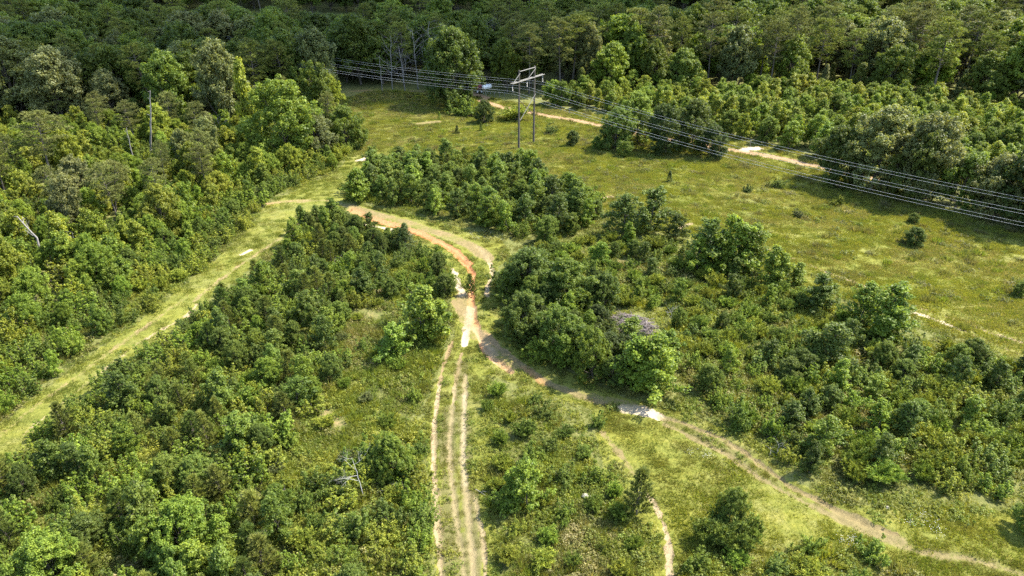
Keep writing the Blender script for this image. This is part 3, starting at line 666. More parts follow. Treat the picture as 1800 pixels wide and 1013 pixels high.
# ------------------------------------------------------------------ scattered thickets
REGIONS = [
    # name, polygon(px), spacing m, [(kind, weight, hmin, hmax, width, tones)], where
    ('lane_front', [(-420, 1130), (0, 742), (100, 660), (270, 538), (438, 395), (462, 352), (585, 298), (630, 256), (600, 240), (540, 300), (440, 330), (380, 380), (240, 470), (100, 560), (-420, 880)], 2.0,
     [('upright_shrub', 4, 2.0, 3.8, 1.2, ['bright green', 'mid-green', 'yellow-green']), ('leafy_shrub', 3.5, 1.6, 3.0, 1.0, ['bright green', 'mid-green', 'yellow-green', 'mid-green']), ('oak_tree', 1.2, 2.6, 4.2, .9, ['mid-green', 'bright green']), ('sapling_tree', 1.8, 2.6, 4.8, 1.0, ['mid-green', 'bright green']), ('feathery_shrub', 1, 1.5, 2.5, 1.0, ['yellow-green'])], 'in the thicket edging the mown lane'),
    ('lane_back', [(-420, 880), (100, 560), (240, 470), (380, 380), (440, 330), (540, 300), (600, 240), (585, 200), (500, 215), (400, 225), (250, 235), (0, 220), (-420, 225)], 2.6,
     [('upright_shrub', 2.5, 3.0, 5.0, 1.2, ['bright green', 'yellow-green']), ('oak_tree', 2.6, 3.6, 7.0, .85, ['bright green', 'yellow-green', 'bright green', 'bright green']), ('sapling_tree', 3.2, 4, 8, .95, ['bright green', 'yellow-green']), ('pine_tree', .45, 9, 12, 1.1, ['brownish olive']), ('leafy_shrub', 2, 2.5, 4.0, 1.1, ['yellow-green', 'mid-green']), ('broadleaf_tree', .35, 8, 11, .85, ['grey-green', 'yellow-green'])], 'among the lane-side trees'),
    ('mid_thicket', [(-300, 1290), (-260, 1110), (-50, 905), (35, 815), (105, 735), (245, 640), (340, 565), (480, 480), (530, 405), (590, 395), (640, 425), (640, 470), (650, 520), (590, 590), (600, 660), (540, 740), (470, 800), (480, 860), (520, 900), (470, 1000), (440, 1290)], 1.85,
     [('upright_shrub', 4.5, 1.8, 3.6, 1.2, ['mid-green', 'bright green', 'yellow-green', 'bright green']), ('leafy_shrub', 3, 1.5, 2.9, 1.0, ['mid-green', 'bright green', 'deep green', 'mid-green', 'yellow-green']), ('oak_tree', 1.1, 2.4, 4.2, .9, ['mid-green', 'bright green', 'deep green']), ('sapling_tree', 2.2, 3.2, 5.2, 1.05, ['mid-green', 'bright green', 'deep green']), ('young_pine', 3.2, 2.8, 4.6, 1.1, ['olive green', 'olive green', 'olive green', 'deep green']), ('feathery_shrub', .8, 1.4, 2.3, 1.0, ['yellow-green', 'bright green'])], 'in the thicket between lane and sandy ruts'),
    ('mid_low', [(520, 900), (560, 850), (640, 800), (740, 840), (752, 900), (745, 1000), (750, 1290), (440, 1290)], 1.8,
     [('upright_shrub', 3, 1.5, 3.0, 1.2, ['bright green', 'yellow-green']), ('leafy_shrub', 3.5, 1.4, 2.7, 1.0, ['bright green', 'yellow-green', 'mid-green']), ('oak_tree', .8, 2.2, 3.6, .95, ['bright green', 'mid-green']), ('feathery_shrub', 1, 1.2, 2.0, 1.0, ['yellow-green'])], 'in the thicket around the white dead tree'),
    ('mid_upper', [(530, 405), (590, 380), (625, 395), (690, 430), (740, 445), (785, 478), (790, 520), (730, 530), (650, 520), (640, 470)], 2.3,
     [('leafy_shrub', 4, 1.4, 2.8, 1.0, ['mid-green', 'bright green', 'deep green']), ('oak_tree', 1.3, 2.8, 4.2, .9, ['deep green', 'mid-green']), ('sapling_tree', 1, 2.5, 4.2, 1.1, ['deep green', 'bright green']), ('feathery_shrub', 1, 1.2, 2.0, 1.1, ['bright green'])], 'below the orange clay bank'),
    ('mid_sparse', [(600, 660), (590, 590), (650, 525), (780, 530), (790, 560), (745, 700), (740, 830), (640, 790), (560, 850), (500, 880), (470, 800), (540, 740)], 3.6,
     [('feathery_shrub', 3, .8, 1.7, 1.1, ['yellow-green', 'bright green', 'grey-green']), ('leafy_shrub', 2, .9, 2.0, 1.0, ['mid-green', 'bright green'])], 'on the weedy slope beside the sandy ruts'),
    ('upper_clump', [(600, 364), (640, 356), (700, 362), (780, 378), (870, 398), (930, 425), (1000, 415), (1055, 388), (1050, 360), (990, 335), (900, 300), (800, 285), (690, 285), (640, 312)], 2.5,
     [('sapling_tree', 5, 4.0, 6.6, 1.1, ['bright green', 'mid-green', 'deep green', 'mid-green']), ('oak_tree', 2, 3.2, 5.0, .95, ['deep green', 'mid-green']), ('leafy_shrub', 2, 2.0, 3.0, 1.1, ['mid-green', 'bright green']), ('young_pine', .5, 3, 5, 1.0, ['olive green'])], 'in the clump between gully and power poles'),
    ('right_mid', [(880, 480), (960, 432), (1090, 425), (1200, 440), (1250, 485), (1330, 500), (1420, 520), (1500, 560), (1590, 600), (1560, 640), (1330, 640), (1190, 620), (1185, 545), (1060, 535), (960, 520)], 2.1,
     [('feathery_shrub', 6, 1.2, 2.2, 1.15, ['yellow-green', 'bright green', 'mid-green', 'yellow-green']), ('leafy_shrub', 2, 1.2, 2.2, 1.0, ['mid-green', 'bright green']), ('upright_shrub', 1.5, 1.4, 2.6, 1.2, ['bright green', 'mid-green']), ('sapling_tree', .6, 2.5, 4.2, 1.05, ['bright green', 'deep green']), ('oak_tree', .3, 2.2, 3.6, .9, ['deep green', 'mid-green'])], 'in the brush around the grey brush pile'),
    ('dark_clump', [(885, 500), (905, 590), (950, 630), (1045, 672), (1150, 684), (1180, 650), (1100, 612), (1065, 590), (1060, 540), (960, 510)], 2.0,
     [('oak_tree', 3, 3.2, 5.2, 1.0, ['deep green', 'mid-green', 'dark green']), ('leafy_shrub', 2, 2.2, 3.4, 1.1, ['mid-green', 'bright green', 'deep green']), ('sapling_tree', 1, 3.5, 5.0, 1.1, ['bright green'])], 'in the dark clump beside the gully'),
    ('right_low', [(1185, 640), (1330, 645), (1560, 645), (1700, 640), (1860, 665), (2150, 795), (2150, 1000), (1860, 880), (1700, 862), (1600, 862), (1500, 866), (1420, 848), (1380, 815), (1340, 765), (1240, 700)], 1.95,
     [('upright_shrub', 3, 1.6, 3.2, 1.2, ['bright green', 'mid-green', 'yellow-green']), ('leafy_shrub', 3, 1.4, 2.8, 1.05, ['bright green', 'bright green', 'yellow-green', 'mid-green']), ('feathery_shrub', 4, 1.3, 2.4, 1.15, ['yellow-green', 'bright green', 'yellow-green']), ('oak_tree', .9, 2.4, 4.2, .95, ['mid-green', 'deep green']), ('sapling_tree', 1.6, 3.0, 4.6, 1.1, ['bright green', 'deep green'])], 'in the wide thicket between meadow and side track'),
    ('right_rim', [(1590, 600), (1640, 610), (1760, 640), (1860, 660), (1860, 690), (1700, 645), (1560, 640)], 3.0,
     [('leafy_shrub', 3, 1.3, 2.6, 1.0, ['mid-green', 'deep green']), ('feathery_shrub', 2, 1.0, 1.8, 1.0, ['yellow-green'])], 'along the rim between meadow and thicket'),
    ('fork_weeds', [(850, 690), (960, 705), (1010, 760), (1090, 880), (1130, 960), (1140, 1290), (905, 1290), (860, 850)], 2.3,
     [('feathery_shrub', 4, .8, 1.7, 1.1, ['bright green', 'yellow-green', 'mid-green']), ('leafy_shrub', 3, .9, 1.9, 1.0, ['bright green', 'mid-green', 'yellow-green'])], 'in the weeds between sandy ruts and side track'),
    ('low_right', [(1200, 990), (1330, 985), (1420, 960), (1560, 975), (1600, 1010), (1700, 1290), (1180, 1290)], 2.3,
     [('feathery_shrub', 3, .9, 1.7, 1.2, ['bright green', 'mid-green', 'yellow-green']), ('leafy_shrub', 3, .9, 1.8, 1.1, ['mid-green', 'bright green'])], 'along the lower frame edge by the side track'),
    ('corner', [(1780, 900), (1860, 890), (2100, 990), (2100, 1060), (1860, 985), (1800, 950)], 2.2,
     [('oak_tree', 3, 3, 4.5, 1.0, ['dark green', 'mid-green'])], 'at the shaded frame edge beside the side track'),
    ('wire_row', [(1830, 405), (2170, 500), (2170, 420), (1850, 372)], 5.0,
     [('oak_tree', 3, 10, 14, 1.0, ['deep green', 'grey-green', 'mid-green'])], 'in the oak row under the wires'),
    ('plantation', [(960, 182), (1060, 202), (1200, 222), (1300, 245), (1440, 278), (1560, 300), (1700, 330), (1900, 365), (2000, 300), (1900, 205), (1500, 178), (1200, 172), (1000, 172)], 3.4,
     [('sapling_tree', 5, 4.5, 8.6, 1.05, ['bright green', 'bright green', 'yellow-green', 'yellow-green']), ('oak_tree', 1.8, 4.0, 8.0, .95, ['bright green', 'mid-green']), ('leafy_shrub', .8, 2.5, 3.5, 1.2, ['bright green'])], 'in the bright sapling stand beyond the dirt road'),
    ('wood_right', [(900, 168), (1000, 170), (1200, 171), (1500, 177), (1900, 203), (2150, 190), (2150, 130), (1500, 120), (900, 125)], 6.0,
     [('broadleaf_tree', 4, 9, 24, 1.0, ['mid-green', 'deep green', 'grey-green', 'bright green']), ('pine_tree', 4, 13, 25, 1.2, ['olive green', 'brownish olive']), ('cedar_tree', 1.0, 7, 11, 1.0, ['olive green', 'grey-green'])], 'at the wood edge beyond the sapling stand'),
    ('wood_left', [(-350, 222), (0, 218), (250, 230), (430, 215), (560, 190), (590, 160), (620, 150), (740, 157), (900, 166), (900, 125), (400, 118), (-350, 125)], 6.2,
     [('broadleaf_tree', 6, 10, 24, 1.05, ['deep green', 'mid-green', 'mid-green', 'grey-green']), ('pine_tree', 2, 15, 20, 1.1, ['olive green']), ('oak_tree', 1, 7, 10, .9, ['deep green'])], 'in the shaded wood behind the lane-side trees'),
    ('wood_far', [(-500, 125), (400, 118), (900, 125), (1500, 120), (2150, 130), (2150, 20), (-500, 20)], 7.2,
     [('broadleaf_tree', 6, 11, 22, 1.1, ['deep green', 'mid-green', 'mid-green']), ('pine_tree', 2.5, 16, 21, 1.3, ['olive green'])], 'deep in the far wood'),
    ('wood_back', [(-240, 320), (320, 320), (380, 470), (-280, 470)], 7.2,
     [('broadleaf_tree', 6, 12, 22, 1.1, ['deep green', 'mid-green', 'mid-green']), ('pine_tree', 2.5, 15, 22, 1.3, ['olive green'])], 'on the ridge of the far wood'),
]
LANDMARKS = [(1115, 570, 7, 'the grey brush pile'), (265, 270, 13, 'the tall broken snag'), (70, 480, 10, 'the leaning bare snag'), (635, 865, 6, 'the white dead tree'),
             (740, 597, 6, 'the lone sapling by the gully'), (928, 258, 16, 'the power pylon'), (795, 185, 16, 'the big round shade tree'), (480, 358, 10, 'the clay patch on the lane'),
             (1130, 722, 7, 'the pale sand patch'), (1118, 905, 5, 'the lone young pine'), (505, 282, 12, 'the big bright-topped tree'), (1285, 475, 8, 'the tallest meadow-edge sapling'),
             (1550, 590, 8, 'the meadow-rim sapling'), (335, 552, 10, 'the sandy spot on the lane'), (1332, 262, 26, 'the pale road patch'), (1520, 925, 10, 'the bare bend of the side track'),
             (645, 280, 9, 'the white sand spot in the lane'), (850, 160, 18, 'the white tank'), (1530, 335, 30, 'the tallest silvery oak'), (105, 1030, 9, 'the dense round corner bush'), (320, 985, 8, 'the broad bright green oak'),
             (926, 893, 6, 'the slender sapling by the ruts'), (1282, 918, 7, 'the dark little tree'), (95, 330, 12, 'the thin-crowned pine'), (400, 235, 16, 'the tall pale tree'), (720, 158, 26, 'the grey leafless trees'),
             (960, 165, 24, 'the olive pines behind the pylon'), (1165, 260, 26, 'the dark roadside oaks'), (690, 830, 6, 'the round bush by the ruts'), (715, 442, 7, 'the dark evergreen at the clay bank'), (1800, 395, 34, 'the dark oak under the wires'),
             (1300, 758, 9, 'the round shrub by the track'), (1455, 640, 9, 'the bright thicket sapling'), (240, 645, 9, 'the narrow middle of the lane'), (410, 1030, 7, 'the pale shrub at the lower edge'), (925, 600, 7, 'the dark oak over the gully'),
             (530, 410, 9, 'the upper bend of the lane'), (855, 400, 10, 'the bright sapling above the gully'), (20, 790, 10, 'the lower end of the lane'), (560, 130, 30, 'the clearing under the wires'), (313, 150, 26, 'the pale slanting bole'), (855, 140, 34, 'the leafless treetop above the tank')]
LANDMARKS = [(*P(a, b), c, d) for a, b, c, d in LANDMARKS]
ORD = ['first', 'second', 'third', 'fourth', 'fifth', 'sixth', 'seventh', 'eighth', 'ninth', 'tenth', 'eleventh', 'twelfth']
SKIP = [(P(1116, 574), 2.1), (P(640, 872), 1.2), (P(640, 890), 1.3), (P(640, 910), 1.2), (P(264, 278), 3.2), (P(262, 300), 3.4), (P(260, 325), 3.0), (P(238, 305), 2.6), (P(76, 530), 2.0), (P(70, 484), 2.0), (P(72, 505), 2.0), (P(852, 160), 7.0), (P(690, 190), 8.0)]
def wood_gap(x, y): return y < 236 and abs(x - P(560, 150)[0] - (y - P(560, 150)[1]) * -.45) < 6 and y > 205       # the line's clearing through the wood
taken = [(p['x'], p['y'], .32 * p['h'] * p['w'] * (.5 if p['kind'] == 'broadleaf_tree' else .75)) for p in PLANTS]
for ri, (rname, poly, sp, mixk, where) in enumerate(REGIONS):
    rng = np.random.default_rng(500 + ri); W = poly if rname == 'wood_back' else PL(poly); A = np.array(W); x0, y0 = A.min(0); x1, y1 = A.max(0)
    n = int((x1 - x0) * (y1 - y0) / (sp * sp) * 9); cx = rng.uniform(x0, x1, n); cy = rng.uniform(y0, y1, n); ok = inpoly(cx, cy, W)
    cx, cy = cx[ok], cy[ok]; ok = (on_soil(cx, cy) < .25) & ~(inpoly(cx, cy, LANE) & (cy < 190)); cx, cy = cx[ok], cy[ok]
    grid = {}; wts = np.array([m[1] for m in mixk], float); wts /= wts.sum()
    for x, y in zip(cx, cy):
        k = (int(x // sp), int(y // sp)); bad = False
        for i in (-1, 0, 1):
            for j in (-1, 0, 1):
                for (a, b) in grid.get((k[0] + i, k[1] + j), ()):
                    if (a - x) ** 2 + (b - y) ** 2 < sp * sp: bad = True
        if bad: continue
        if any((x - a[0]) ** 2 + (y - a[1]) ** 2 < r * r for a, r in SKIP): continue
        if any((x - a) ** 2 + (y - b) ** 2 < r * r for a, b, r in taken): continue
        if rname.startswith('wood') and wood_gap(x, y): continue
        grid.setdefault(k, []).append((x, y))
        kind, _, h0, h1, wd, tones = mixk[rng.choice(len(mixk), p=wts)]
        u = .6 * rng.uniform() + .4 * vnoise(x, y, 9.0, 21); h = h0 + (h1 - h0) * float(u); tn = tones[rng.integers(len(tones))]
        size = 'low' if u < .36 else ('tall' if u > .64 else 'mid-sized'); at = None; best = 1e9
        for lx, ly, lr, ph in LANDMARKS:
            d = math.hypot(x - lx, y - ly)
            if d < lr and d < best: best = d; at = ph
        noun = KINDS[kind][7].replace('tall ', '')
        plant(kind, x, y, h, wd * rng.uniform(.85, 1.18), tn, f'{size} {tn} {noun} {where}' if at is None else f'{size} {tn} {noun} near {at}', f'{noun}s {where}' if at is None else f'{noun}s near {at}')
        PLANTS[-1]['near'] = (best, at)
by_label = {}
for p in PLANTS: by_label.setdefault(p['label'], []).append(p)
for lb, ps in by_label.items():          # look-alikes round one landmark are told apart by counting outwards from it
    if 1 < len(ps) <= 12 and ps[0].get('near', (0, None))[1]:
        for k, p in enumerate(sorted(ps, key=lambda p: p['near'][0])): p['label'] = f"{ORD[k]} {lb.replace(' near ', ' counted from ')}"
# keep the 300 of each kind that show largest as objects; the rest is one mass
for p in PLANTS:
    u, v, dep = PROJ(p['x'], p['y'], float(H(p['x'], p['y'])) + p['h'] * .6); s = p['h'] / dep * FPX
    p['size'] = (1e6 if p['hero'] else 0) + (s if (-s < u < 1800 + s and -s < v < 1013 + s) else -1e3 + s)
REST = []
for kn in KINDS:
    lst = sorted([p for p in PLANTS if p['kind'] == kn], key=lambda p: -p['size']); cnt = 0
    for i, p in enumerate(lst):
        far_hidden = p['size'] < 0
        if i < 290 and not far_hidden:
            rng = np.random.default_rng(int(abs(p['x'] * 131 + p['y'] * 17) * 10)); v = int(rng.integers(len(PROTO[kn]))); cm, sm, ht, _, _ = PROTO[kn][v]
            k = p['h'] / ht; kx = k * p['w']; z = float(H(p['x'], p['y'])) - .06
            q = float(rng.uniform(.84, 1.18)); o = empty(kn, (p['x'], p['y'], z), 0.0, (kx * q, kx / q, k)); o.rotation_euler = (float(rng.normal(0, .06)), float(rng.normal(0, .06)), float(rng.uniform(0, 6.28))); tag(o, p['label'], KINDS[kn][6], p['group'])
            c = part(KINDS[kn][3], cm, o); s = part(KINDS[kn][4], sm, o); t = np.array(TONES[p['tone']]) * rng.uniform(1 - p['jit'], 1 + p['jit']) * rng.uniform(.96, 1.04, 3)
            c.color = (*t, 1); cnt += 1
        else: REST.append(p)
    print('PLANTS', kn, cnt, len(lst))

# ------------------------------------------------------------------ masses nobody could count: geometry nodes scatter small plants over points
PROTOCOL = {}
def proto_collection(name, meshes):
    c = bpy.data.collections.new(name)
    for i, me in enumerate(meshes):
        o = bpy.data.objects.new(f'{name}_{i:02d}', me); c.objects.link(o)
    return c
def scatter(name, label, pts, rot, scl, idx, tint, coll):
    me = bpy.data.meshes.new(name); n = len(pts); me.vertices.add(n); me.vertices.foreach_set('co', np.asarray(pts, float).ravel())
    for nm, typ, key, dat in (('rz', 'FLOAT', 'value', rot), ('pick', 'INT', 'value', idx), ('scl', 'FLOAT_VECTOR', 'vector', scl), ('tint', 'FLOAT_COLOR', 'color', np.concatenate([tint, np.ones((n, 1))], 1))):
        a = me.attributes.new(nm, typ, 'POINT'); a.data.foreach_set(key, np.asarray(dat).ravel().astype(np.int32 if typ == 'INT' else np.float32))
    me.update(); o = bpy.data.objects.new(name, me); COL.objects.link(o)
    tag(o, label, kind='stuff')
    ng = bpy.data.node_groups.new(name + '_scatter', 'GeometryNodeTree')
    ng.interface.new_socket('Geometry', in_out='INPUT', socket_type='NodeSocketGeometry'); ng.interface.new_socket('Geometry', in_out='OUTPUT', socket_type='NodeSocketGeometry')
    gi = ng.nodes.new('NodeGroupInput'); go = ng.nodes.new('NodeGroupOutput'); ip = ng.nodes.new('GeometryNodeInstanceOnPoints')
    ci = ng.nodes.new('GeometryNodeCollectionInfo'); ci.inputs['Collection'].default_value = coll; ci.inputs['Separate Children'].default_value = True; ci.inputs['Reset Children'].default_value = True
    def att(nm, typ):
        a = ng.nodes.new('GeometryNodeInputNamedAttribute'); a.data_type = typ; a.inputs['Name'].default_value = nm; return a.outputs[0]
    cx = ng.nodes.new('ShaderNodeCombineXYZ'); ng.links.new(att('rz', 'FLOAT'), cx.inputs[2])
    ng.links.new(gi.outputs[0], ip.inputs['Points']); ng.links.new(ci.outputs[0], ip.inputs['Instance']); ip.inputs['Pick Instance'].default_value = True
    ng.links.new(att('pick', 'INT'), ip.inputs['Instance Index']); ng.links.new(cx.outputs[0], ip.inputs['Rotation']); ng.links.new(att('scl', 'FLOAT_VECTOR'), ip.inputs['Scale'])
    ng.links.new(ip.outputs[0], go.inputs[0])
    md = o.modifiers.new('scatter', 'NODES'); md.node_group = ng
    return o
if REST:
    metas, meshes = {}, []
    for kn in KINDS:
        for v, (cm, sm, ht, g, s) in enumerate(PROTO[kn]):
            metas[(kn, v)] = (len(meshes), ht); meshes.append(g.mesh(f'{kn}_mass', [M['leaf_stuff'], M['bark']], [s]))
    cl = proto_collection('massed_plants', meshes); pts, rot, scl, idx, tint = [], [], [], [], []
    rng = np.random.default_rng(77)
    for p in REST:
        v = int(rng.integers(len(PROTO[p['kind']]))); i, ht = metas[(p['kind'], v)]; k = p['h'] / ht
        pts.append((p['x'], p['y'], float(H(p['x'], p['y'])) - .06)); rot.append(rng.uniform(0, 6.28)); q = rng.uniform(.84, 1.18); scl.append((k * p['w'] * q, k * p['w'] / q, k)); idx.append(i)
        tint.append(np.array(TONES[p['tone']]) * rng.uniform(.88, 1.12) * rng.uniform(.95, 1.05, 3))
    scatter('undergrowth', 'mass of smaller and farther trees and shrubs filling the thickets and far wood', pts, rot, scl, idx, np.array(tint), cl)
    print('REST', len(REST))

def weed_patch(seed, kind):
    """about one square metre of low plants"""
    rng = np.random.default_rng(seed); g = Geo()
    if kind == 'grass':
        n = 60; c = np.stack([rng.uniform(-.8, .8, n), rng.uniform(-.8, .8, n), np.zeros(n)], -1)
        needles(g, c, np.tile([0, 0, 1.], (n, 1)), rng.uniform(.12, .32, n), .035, 5, rng, .55)
    elif kind == 'tall':
        n = 26; c = np.stack([rng.normal(0, .35, n), rng.normal(0, .35, n), np.zeros(n)], -1)
        needles(g, c, np.tile([0, 0, 1.], (n, 1)) + c * .8, rng.uniform(.4, .9, n), .05, 8, rng, .4)
    else:
        n = 16; c = np.stack([rng.normal(0, .38, n), rng.normal(0, .38, n), rng.uniform(.08, .42, n)], -1)
        puffs(g, c, rng.uniform(.14, .24, n), 15, .12, .08, rng, .7, .6, .8)
        needles(g, c * np.array([1, 1, 0]), np.tile([0, 0, 1.], (n, 1)), c[:, 2] + .1, .03, 4, rng, .4)
    return g.mesh('low_plants', M['leaf_stuff'])
LOW = proto_collection('low_plants', [weed_patch(900 + i, k) for i, k in enumerate(['grass'] * 4 + ['tall'] * 4 + ['leafy'] * 5)])
def low_scatter(name, label, polys, dens, choices, seed, smin, smax, tints, avoid=.35, zone=None):
    rng = np.random.default_rng(seed); PX, PY = [], []
    for poly in polys:
        A = np.array(poly); (x0, y0), (x1, y1) = A.min(0), A.max(0); n = int((x1 - x0) * (y1 - y0) * dens)
        x, y = rng.uniform(x0, x1, n), rng.uniform(y0, y1, n); ok = inpoly(x, y, poly); PX.append(x[ok]); PY.append(y[ok])
    x, y = np.concatenate(PX), np.concatenate(PY); u, v, d = PROJ(x, y, H(x, y)); ok = (u > -330) & (u < 2130) & (v > 100) & (v < 1280); x, y = x[ok], y[ok]
    cl = vnoise(x, y, 3.2, seed) * .6 + vnoise(x, y, 11, seed + 1) * .4; ok = cl > rng.uniform(.0, .36 if name in ('ground_cover', 'meadow_grass', 'lane_grass', 'track_grass') else .62, len(x)); x, y, cl = x[ok], y[ok], cl[ok]
    ok = (on_soil(x, y, .3 if name in ('ground_cover', 'tall_weeds', 'thicket_weeds') else 0.0) < avoid) & ~((name == 'ground_cover') & inpoly(x, y, LANE)); x, y, cl = x[ok], y[ok], cl[ok]; n = len(x)
    pk = np.array(choices)[rng.integers(len(choices), size=n)]
    if name == 'ground_cover': pk = np.where(inpoly(x, y, GRASSY) | inpoly(x, y, ROW), rng.integers(0, 4, n), pk)
    s = rng.uniform(smin, smax, n) * (.7 + .6 * cl); tw = vnoise(x, y, 6.0, seed + 5) * .6 + rng.uniform(0, .4, n); T = np.array(tints); f = np.clip(tw, 0, .999) * (len(T) - 1); i = f.astype(int); fr = (f - i)[:, None]
    tint = (T[i] * (1 - fr) + T[np.minimum(i + 1, len(T) - 1)] * fr) * rng.uniform(.85, 1.15, (n, 1))
    scatter(name, label, np.stack([x, y, H(x, y) - .03], -1), rng.uniform(0, 6.28, n), np.stack([s, s, s * rng.uniform(.75, 1.2, n)], -1), pk, tint, LOW)
    print('LOW', name, n)
ALLTHICK = [PL(r[1]) for r in REGIONS if r[0] in ('mid_thicket', 'mid_low', 'mid_upper', 'right_mid', 'right_low', 'right_rim', 'low_right', 'lane_front', 'upper_clump')]
SPARSE = [PL(r[1]) for r in REGIONS if r[0] in ('mid_sparse', 'fork_weeds', 'mid_upper')]
GREEN, YGREEN, DRY, OLV = (0.122, 0.165, 0.024), (0.215, 0.222, 0.034), (0.28, 0.245, 0.11), (0.155, 0.155, 0.04)
low_scatter('meadow_grass', 'short yellow-green grass of the meadow under the power line', [ROW], 1.7, [0, 1, 2, 3], 31, .6, 1.2, [GREEN, YGREEN, YGREEN, OLV, DRY, YGREEN])
low_scatter('lane_grass', 'mown grass of the lane between the thickets', [LANE], 2.6, [0, 1, 2, 3], 32, .45, .8, [GREEN, (.155, .175, .03), (.14, .15, .03), GREEN, YGREEN, DRY])
low_scatter('track_grass', 'grass growing beside and between the wheel ruts', [TRK], 12.0, [0, 1, 2, 3], 33, .2, .42, [GREEN, GREEN, OLV, OLV, YGREEN, DRY], .22)
low_scatter('tall_weeds', 'tall mixed weeds and dry stalks on the slopes beside the tracks', SPARSE, 2.6, [4, 5, 6, 7, 8, 9, 10, 11, 12], 34, .7, 1.3, [GREEN, YGREEN, GREEN, OLV, DRY])
low_scatter('thicket_weeds', 'low weeds and brambles under the thickets', ALLTHICK, 1.3, [4, 6, 8, 9, 10, 11, 12], 35, .8, 1.6, [GREEN, YGREEN, GREEN, OLV, DRY])
GRASSY = PL([(1000, 715), (1190, 745), (1400, 850), (1560, 930), (1800, 900), (2150, 1040), (2150, 1200), (1600, 1000), (1420, 960), (1330, 985), (1200, 1000), (1150, 900), (1080, 800)])
FIELD = PL([(-400, 1290), (2150, 1290), (2150, 520), (1300, 255), (900, 180), (600, 170), (560, 300), (-400, 900)])
low_scatter('ground_cover', 'short mixed grass and low weeds covering the open ground', [FIELD], 1.9, [0, 1, 2, 3, 8, 9, 10], 37, .6, 1.05, [GREEN, YGREEN, GREEN, OLV, YGREEN], .22)
low_scatter('meadow_weeds', 'scattered dark weeds and seed stalks across the meadow', [ROW], .2, [4, 5, 6, 7, 8, 9, 10, 11], 36, .6, 1.3, [OLV, GREEN, (.13, .12, .05), GREEN, DRY])
#EXTRAS
# ------------------------------------------------------------------ power line
xa, ya, hL = height_for(912, 261, 137); xb, yb, hR = height_for(938, 251, 132)
HP = (hL + hR) / 2 + .2
ax = unit(np.array([xb - xa, yb - ya, 0.0])); gap = math.hypot(xb - xa, yb - ya); lin = np.array([ax[1], -ax[0], 0.0])     # along the arm, along the wires
za, zb = float(H(xa, ya)), float(H(xb, yb)); ZT = (za + zb) / 2 + HP
pa, pb = np.array([xa, ya, za - .3]), np.array([xb, yb, zb - .3]); ta, tb = np.array([xa, ya, ZT]), np.array([xb, yb, ZT])
PY = empty('power_pylon', (0, 0, 0)); tag(PY, 'tall wooden two-pole power pylon with a pale crossarm in the meadow', 'pylon')
def pm(name, fn, mat, parent=PY):
    g = Geo(); fn(g); return part(name, g.mesh(name, M[mat]), parent)
for b_, t_ in ((pa, ta), (pb, tb)): pm('pole', lambda g: tube(g, [b_, (b_ + t_) / 2, t_], [.25, .21, .16], 10), 'pole')
down = np.array([0, 0, 1.0]); ZA = 2.35                       # crossarm hangs below the pole tops
ar0, ar1 = ta - ax * gap * .47 - down * ZA, tb + ax * gap * .60 - down * ZA
for sgn in (-1, 1): pm('crossarm', lambda g: tube(g, [ar0 + lin * .26 * sgn, ar1 + lin * .26 * sgn], [.105, .105], 4), 'arm')
pm('tie_beam', lambda g: tube(g, [ta - down * .25 + lin * .22, tb - down * .25 + lin * .22], [.10, .10], 4), 'arm')
pm('knee_brace', lambda g: tube(g, [ta - down * .6 + lin * .26, ta - ax * gap * .42 - down * (ZA - .15) + lin * .26], [.085, .085], 4), 'arm')
pm('knee_brace', lambda g: tube(g, [tb - down * .5 + lin * .26, tb - ax * gap * .50 - down * (ZA - .15) + lin * .26], [.085, .085], 4), 'arm')
pm('cross_brace', lambda g: tube(g, [tb - down * 6.0 + lin * .3, ta - down * 10.6 + lin * .3], [.085, .085], 4), 'arm')
pm('cross_brace', lambda g: tube(g, [ta - down * 6.0 - lin * .3, tb - down * 10.6 - lin * .3], [.085, .085], 4), 'pole')
att = [ar0 + ax * .35, (ta + tb) / 2 - down * ZA, ar1 - ax * .35]; SL = 1.75
for a_ in att:
    def strg(g):
        tube(g, [a_, a_ - down * SL], [.03, .03], 5)
        for k in range(9): tube(g, [a_ - down * (.25 + .15 * k), a_ - down * (.32 + .15 * k)], [.06, .13], 8)
        tube(g, [a_ - down * (SL - .3), a_ - down * (SL + .34)], [.045, .045], 5)
    pm('insulator_string', strg, 'insul')
linr = np.array([lin[0] * math.cos(R(-3.5)) - lin[1] * math.sin(R(-3.5)), lin[0] * math.sin(R(-3.5)) + lin[1] * math.cos(R(-3.5)), 0]); print('LIN', lin, linr, att[0])
phase = ['lane-side phase, lowest in view', 'middle phase', 'road-side phase, highest in view']
for i, a_ in enumerate(att):
    for sgn in (-1, 1):
        p0 = a_ - down * (SL + .04) + down * .26 * sgn; pts = []
        for t in np.linspace(-128, 150, 85):
            if t >= 0: z = -4 * 6.4 * (t / 200) * (1 - t / 200)
            else: u = -t / 180; z = 7.0 * u - 4 * 4.2 * u * (1 - u)
            pts.append(p0 + (linr if t > 0 else lin) * t + down * z)
        g = Geo(); tube(g, pts, .0145, 5, False)
        o = part('power_cable', g.mesh('power_cable', M['wire'], smooth=True)); tag(o, f"{'lower' if sgn < 0 else 'upper'} cable of the pylon's {phase[i]}", 'cable', 'power cables on the pylon')

